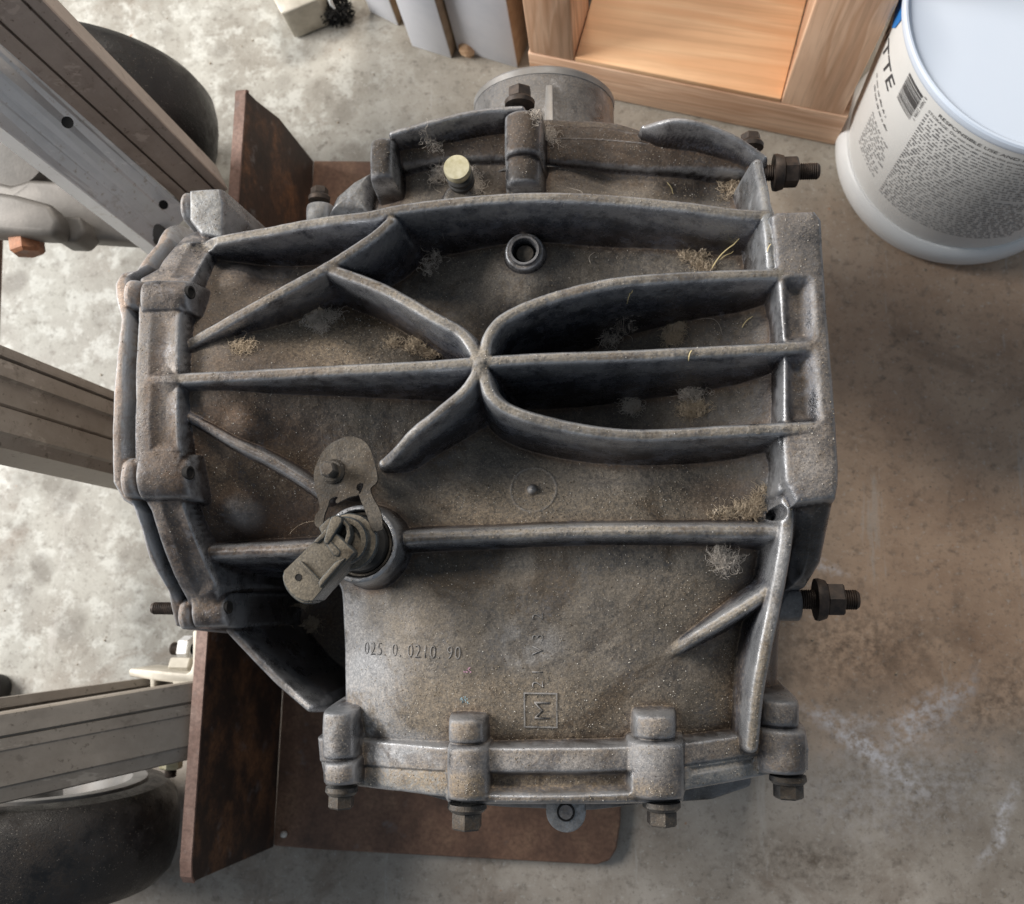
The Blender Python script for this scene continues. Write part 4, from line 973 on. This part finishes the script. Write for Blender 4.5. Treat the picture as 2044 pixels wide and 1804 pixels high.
# rail 2 middle
prof2 = [(0,-.05),(0,-.006),(.01,-.003),(.03,-.001),(.10,0),(.13,0),(.145,-.004),(.16,-.001),(.33,0),(.35,-.003),(.58,-.004),(.60,-.0065),(.62,-.004),(.86,-.004),(.88,-.007),(.99,-.011),(1.0,-.05)]
rail('rail', (-150,620), (-150,848), (330,818), (330,965), .15, .42, prof2, 'alum', label='dull grey rail running under the middle of the housing')
# rail 1 brown + silver channel
prof1 = [(0,-.035),(0,-.002),(.02,0),(.20,0),(.215,-.004),(.235,-.004),(.25,0),(.68,0),(.70,-.005),(.72,-.005),(.735,-.001),(.97,-.002),(1.0,-.006),(1.0,-.035)]
rail('rail', (-60,-150), (-190,-72), (455,378), (372,418), .17, .47, prof1, 'brownrail', label='brown weathered box rail at the upper left')
profs = [(0,-.004),(.02,.002),(.10,.0),(.30,-.003),(.42,-.010),(.50,-.013),(.56,-.013),(.97,-.010),(.975,-.004),(1.0,-.004),(1.0,-.018),(.5,-.018),(.3,-.010),(0,-.010)]
rail('channel', (-190,-84), (-190,96), (378,424), (325,500), .175, .43, profs, 'silver', label='bright silver aluminium channel with two dark holes')
for (px, py, z, r) in ((131,240,.335,.0046),(323,405,.207,.0042)):
    p = W(px, py, z); lathe('channel_hole', p+Vector((0, 0, -.0035)), (.36, -.45, .8), [(0, .003), (r*.8, .003), (r, .0036)], M['hole'], ht, 24)
# corner bracket
zb = .16
prism('corner_bracket', [W(*p, zb) for p in ((384,1260),(389,1257),(402,1257),(404,1262),(401,1362),(396,1372),(345,1372),(345,1362),(309,1358),(309,1374),(299,1374),(299,1356),(258,1350),(256,1338),(262,1333),(340,1340),(372,1344),(379,1340),(384,1325))], .05, M['paleal'], ht, .0015)
p = W(384, 1295, .12); threaded('bracket_screw', p, (-1, 0, 0), .006, 0, .021, M['dbolt'], ht)
bm = bmesh.new(); bm_hex(bm, p, (-1, 0, 0), .0125, .0, .011, rot=.2); from_bm('nut', bm, M['silver'], ht)
bm = bmesh.new(); bm_hex(bm, W(384,1330,.13), (-1, 0, 0), .0095, .0, .020, rot=.5); from_bm('bolt', bm, M['paleal'], ht)
bm = bmesh.new(); bm_hex(bm, W(342,1512,.12), (0, -1, 0), .0105, .0, .010, rot=.5); from_bm('nut', bm, M['zinc'], ht)
threaded('bracket_screw', W(342,1515,.12), (0, -1, 0), .0055, 0, .016, M['dbolt'], ht)
prism('rail_foot', [W(*p, .12) for p in ((300,1500),(376,1490),(378,1512),(350,1520),(300,1520))], .03, M['alum'], ht, .002)
# wheels
def wheel(cx, cy, rot, label, R=.133, wd=.092):
    axis = Vector((math.sin(rot), math.cos(rot), 0)); c = Vector((cx, cy, R))
    h = wd/2
    prof = [(R*.70, -h*.78), (R*.71, -h*.86), (R*.73, -h*.93), (R*.74, -h*.90), (R*.75, -h*.96), (R*.82, -h), (R*.90, -h*.93), (R*.965, -h*.72), (R*.99, -h*.45), (R, -h*.2), (R, h*.2), (R*.99, h*.45), (R*.965, h*.72), (R*.90, h*.93), (R*.82, h), (R*.75, h*.96), (R*.74, h*.90), (R*.73, h*.93), (R*.71, h*.86), (R*.70, h*.78)]
    wh = lathe('wheel', c, axis, [(0, -h*.4), (R*.2, -h*.4), (R*.22, -h*.2), (R*.5, -h*.15), (R*.60, -h*.5), (R*.62, -h*.88), (R*.66, -h*1.02), (R*.76, -h*1.03), (R*.77, -h*.80), (R*.77, h*.80), (R*.76, h*1.03), (R*.66, h*1.02), (R*.62, h*.88), (R*.60, h*.5), (R*.5, h*.15), (R*.22, h*.2), (R*.2, h*.9), (0, h*.9)], M['hub'], ht, 64)
    lathe('tyre', c, axis, prof, M['tyre'], wh, 96, angle=30); wh['label'] = label
    return wh
wheel(-.538, -.218, 0.0, 'lower left wheel with scuffed black tyre')
wheel(-.540, .485, 0.0, 'upper left wheel with dark worn tyre')
bm = bmesh.new(); bm_lathe(bm, (-.599, -.2, .133), Vector((-.06, 1, 0)), [(0, 0), (.012, 0), (.012, .58), (0, .58)], 24); from_bm('axle', bm, M['rust'], ht, angle=30)
# cast axle bracket at upper left
prism('axle_bracket', [W(*p) for p in ((-60,350,.20),(20,368,.20),(60,356,.20),(120,360,.20),(170,368,.20),(300,430,.19),(345,470,.18),(330,486,.18),(170,476,.18),(60,470,.18),(-60,450,.18))], .022, M['bracket'], ht, .006, seg=3)
prism('bracket_arm', [W(*p) for p in ((-60,372,.23),(30,386,.23),(100,405,.228),(116,440,.225),(112,470,.22),(80,470,.22),(-60,462,.22))], .025, M['bracket'], ht, .008, seg=3)
prism('bracket_arm', [W(*p) for p in ((110,430,.205),(160,430,.205),(170,462,.20),(150,482,.20),(108,480,.20))], .03, M['bracket'], ht, .004, seg=3)
bm = bmesh.new(); bm_hex(bm, W(52, 470, .20), (.15, -1, -.1), .0155, .0, .018, .003, rot=.3); b_ = from_bm('rusty_bolt', bm, M['rustb'], ht)
lathe('hub_cap', W(25, 290, .20), (0, -.3, 1), [(.045, -.02), (.045, 0), (.040, .008), (.02, .010), (0, .010)], M['bracket'], ht, 40)
prism('orange_tab', [W(*p) for p in ((-40,345,.17),(38,350,.17),(20,362,.17),(-40,366,.17))], .006, M['rustb'], ht, .001)
# small black disc at far left, lies on the floor
p = W(0, 1372, .0); o = lathe('black_cap', p, (0, 0, 1), [(0, 0), (.014, 0), (.015, .003), (.015, .016), (.013, .020), (0, .020)], M['black'], None, 32)
tag(o, 'small black cap on the floor above the lower left rail', 'cap')
# pebble on toe plate
for (px, py, r, lb) in ((566,1665,.0035,'small tan pebble on the rusty toe plate'),):
    bm = bmesh.new(); bmesh.ops.create_icosphere(bm, subdivisions=2, radius=r)
    for v in bm.verts: v.co *= 1+.2*mnoise.noise(v.co*300)
    bm.transform(Matrix.Translation(W(px, py, .0145))); o = from_bm('pebble', bm, M['gritp'], None, smooth=True); tag(o, lb, 'pebble')

# ------------------------------------------------------------------ bucket
bc = Vector((.3745, .478, 0)); RBASE = .128
HT = .215
bucket = thing('plastic_bucket', 'round white plastic bucket with printed label and flat white lid', 'bucket', (bc.x, bc.y, 0))
o0 = (bc.x, bc.y, 0)
lathe('base_rim', o0, (0, 0, 1), [(0, .001), (RBASE*.93, .001), (RBASE*.97, .003), (RBASE, .010), (RBASE, .022), (RBASE*.985, .030), (RBASE*.95, .034), (RBASE*.925, .034)], M['white'], bucket, 128, 40)
r_lo, r_hi, z_lo, z_hi = .1195, .1275, .034, .250
lathe('body', o0, (0, 0, 1), [(r_lo, z_lo), (r_hi, z_hi), (r_hi, z_hi+.002)], M['label'], bucket, 128, 40)
lathe('lid', o0, (0, 0, 1), [(r_hi+.0003, .248), (r_hi+.0016, .250), (r_hi+.0022, .254), (r_hi+.0018, .258), (r_hi+.0005, .2598), (r_hi-.001, .2600), (r_hi-.0022, .2592), (r_hi-.0035, .2580), (r_hi-.014, .2575), (0, .2580)], M['lid'], bucket, 128, 25)
LABR = lambda z: r_lo+(r_hi-r_lo)*(z-z_lo)/(z_hi-z_lo)+.0006
def wrap(V, ang0, z0, lift=0.0):
    out = []
    for x, y in V:
        z = z0+y; r = LABR(z)+lift; a = ang0+x/RBASE; out.append((bc.x+r*math.cos(a), bc.y+r*math.sin(a), z))
    return out
def wrap_text(body, size, ang0, z0, mat, name='label_text', sx=1.0, shear=0):
    me = text_mesh(body, size); bm = bmesh.new(); bm.from_mesh(me)
    bmesh.ops.triangulate(bm, faces=bm.faces[:])
    for v in bm.verts:
        x, y = v.co.x*sx+v.co.y*shear, v.co.y; v.co = Vector(wrap([(x, y)], ang0, z0)[0])
    me2 = bpy.data.meshes.new(name); bm.to_mesh(me2); bm.free(); return link(name, me2, mat, bucket)
def adeg(px, py, z):      # angle on the bucket of a picture point at height z
    p = W(px, py, z); return math.atan2(p.y-bc.y, p.x-bc.x)
rd = math.radians
wrap_text('RESPONSIBLE USE AND HANDLING OF', .0064, rd(-142), .2365, M['ink'], sx=1.15)
wrap_text('STORAGE: Do not use or store this product', .0052, rd(-146.3), .2295, M['ink'], sx=1.0)
wrap_text('NITTE', .030, rd(158), .183, M['ink'], sx=.92, shear=.25)
V = wrap([(-.022, .0), (-.004, .0), (.004, .012), (.010, .034), (-.022, .034)], rd(174), .214, .0003); new_obj('blue_mark', V, [(0, 1, 2, 3, 4)], M['blue'], bucket)
# tiny text rows
def rows(ang0, width, ztop, n, dz, h, mat, name='label_print', jitter=.3):
    Vv, F = [], []
    for k in range(n):
        z = ztop-k*dz; x = 0; lim = width*(1 if random.random() > .12 else random.uniform(.5, .9))
        while x < lim:
            wl = random.uniform(.0020, .0095); nsub = max(1, int(wl/.0016))
            for q_ in range(nsub):
                hh = h*random.choice((.62, .62, .62, 1.0, .8)); xa = x+q_*.0016
                b = len(Vv); Vv += wrap([(xa, 0), (xa+.0011, 0), (xa+.0011, hh), (xa, hh)], ang0, z); F.append((b, b+1, b+2, b+3))
            x += wl+.0016
    o = new_obj(name, Vv, F, mat, bucket); o['kind'] = 'stuff'; return o
rows(rd(-146.5), .150, .2235, 34, .00475, .0028, M['greyink'])
rows(rd(-183), .046, .1585, 1, .003, .0034, M['ink']); rows(rd(-180), .050, .1485, 1, .003, .0034, M['ink'])
rows(rd(-172), .040, .132, 12, .0052, .0028, M['greyink'])
# barcode: bars run round the bucket, stacked in height
Vv, F = [], []; z = 0
while z < .041:
    wd = random.choice((.0004, .0004, .0008, .0012)); b = len(Vv)
    for k in range(7):
        Vv += wrap([(k*.0040, 0), (k*.0040, wd)], rd(-162), .198+z, .0002)
    for k in range(6): F.append((b+2*k, b+2*k+2, b+2*k+3, b+2*k+1))
    z += wd+random.choice((.0005, .0006, .0010))
new_obj('barcode', Vv, F, M['ink'], bucket)
me = text_mesh('0 74804 22086 7', .0048, 0, 0, 1.15)
for v in me.vertices:
    x, y = v.co.x, v.co.y; v.co = Vector(wrap([(.0255+y, 0)], rd(-162), .241-x)[0])
link('label_text', me, M['ink'], bucket)

# ------------------------------------------------------------------ wooden frame box
fr = thing('wooden_frame', 'pine lumber frame with plywood bottom standing behind the gearbox', 'wooden frame', W(1400, 100, 0))
P0 = W(1062, 168, 0); P1 = W(1664, 292, 0); u = (P1-P0); LEN = u.length; u = u.normalized(); vdir = Vector((-u.y, u.x, 0))
def fb(name, u0, u1, v0, v1, z0, z1, mat, bev=.0015):
    pts = [P0+u*a+vdir*b+Vector((0, 0, z1)) for a, b in ((u0, v0), (u1, v0), (u1, v1), (u0, v1))]
    return prism(name, pts, z1-z0, mat, fr, bev)
uang = math.atan2(u.y, u.x)
W1 = mat_wood('pine_rail_wood', (.66, .38, .23), (.92, .64, .45), uang, False, 45); W2 = mat_wood('pine_stud_wood', (.64, .36, .21), (.90, .62, .43), uang, True, 34)
W3 = mat_wood('pine_side_wood', (.66, .38, .23), (.92, .64, .45), uang+math.pi/2, False, 45)
fb('bottom_rail', 0, LEN, 0, .040, .002, .062, W1)
fb('plywood_bottom', .053, LEN-.071, .001, .46, .0625, .070, M['ply'], .0008)
fb('stud', .002, .052, .001, .062, .0625, .30, W2)
fb('stud', LEN-.070, LEN-.006, .001, .062, .0625, .30, W2)
fb('side_rail', LEN-.070, LEN-.030, 0.0625, .46, .0705, .11, W3)
fb('side_rail', .004, .040, 0.0625, .46, .0705, .11, W3)
fb('top_rail', 0, LEN, .0, .040, .3005, .34, W1)
p = W(1575, 255, .0)
# ------------------------------------------------------------------ painted boards and other clutter at the top
def board(name, b0, b1, h, depth, label, mat='board', lean=0.0):
    a, b = W(*b0, .0005), W(*b1, .0005); e = (b-a).normalized(); n = Vector((-e.y, e.x, 0))
    r = thing(name, label, 'board', a, 'painted boards standing in a row')
    top = [a+Vector((0, 0, h)), b+Vector((0, 0, h)), b+n*depth+Vector((0, 0, h)), a+n*depth+Vector((0, 0, h))]
    prism('core', top, h, M['woodedge'], r, .001)
    f = [p-n*.0012 for p in (a, b)]
    bm = bmesh.new()
    prism('painted_face', [f[0]+Vector((0, 0, h)), f[1]-e*.0005+Vector((0, 0, h)), f[1]-e*.0005+n*.001+Vector((0, 0, h)), f[0]+n*.001+Vector((0, 0, h))], h, M[mat], r, .0003)
    return r
board('painted_board', (740,22), (796,50), .28, .20, 'narrow white painted board leftmost in the row at the top')
board('painted_board', (823,90), (902,115), .30, .24, 'white painted board in the middle of the row with scuff marks')
board('painted_board', (914,98), (1034,134), .30, .24, 'widest white painted board next to the pine frame')
for px, py, z in ((926,28,.16),):
    p = W(px, py, .12)
p = W(934, 96, .0); bm = bmesh.new(); bmesh.ops.create_icosphere(bm, subdivisions=2, radius=.010)
for v in bm.verts: v.co *= 1+.25*mnoise.noise(v.co*120)
bm.transform(Matrix.Translation((p.x, p.y-.006, .009))); o = from_bm('wood_chip', bm, M['wood'], None); tag(o, 'small wood chip at the foot of the white boards', 'wood chip')
o = prism('wood_block', [W(*p, .05) for p in ((525,-40),(560,27),(572,25),(632,0),(640,-40))], .048, M['paleal'], None, .002); tag(o, 'pale block on the floor at the top edge', 'block')
# black bristly tuft with a white cable
st_ = []
c = W(668, 22, .012)
for _ in range(420):
    a = random.uniform(0, 6.28); q_ = random.random()**.5; p = c+Vector((math.cos(a)*q_*.017, math.sin(a)*q_*.011, random.uniform(-.009, .012))); P = [p]
    d = Vector((math.cos(a), math.sin(a), random.uniform(-.3, .6)))
    for k in range(4): d = (d+Vector((random.gauss(0, .4), random.gauss(0, .4), random.gauss(0, .3)))).normalized(); p = p+d*.0022; P.append(p)
    st_.append(P)
V, F = strand_mesh(st_, .0009); o = new_obj('bristle_brush', V, F, M['fluff']); tag(o, 'black fuzzy tuft on the floor at the top edge', 'brush')
V, F = strand_mesh([[W(652,-40,.06), W(654,-12,.05), W(660,8,.04), W(668,18,.035)]], .0028); o = new_obj('white_cable', V, F, M['white'], smooth=True); tag(o, 'short white cable end lying on the black tuft', 'cable')
# floor crumbs
V, F = [], []
for _ in range(700):
    x, y = random.uniform(-1.0, .9), random.uniform(-.6, 1.0); r = random.choice((.0005, .0007, .001, .0016))*random.uniform(.6, 1.2); b = len(V); z = r*.4
    V += [(x+r, y, z), (x, y+r*.7, z), (x-r*.8, y, z), (x, y-r, z), (x, y, z+r*.7)]; F += [(b, b+1, b+4), (b+1, b+2, b+4), (b+2, b+3, b+4), (b+3, b, b+4)]
o = new_obj('floor_grit', V, F, M['grit']); tag(o, 'scattered crumbs and grit on the concrete floor', 'grit', kind='stuff')
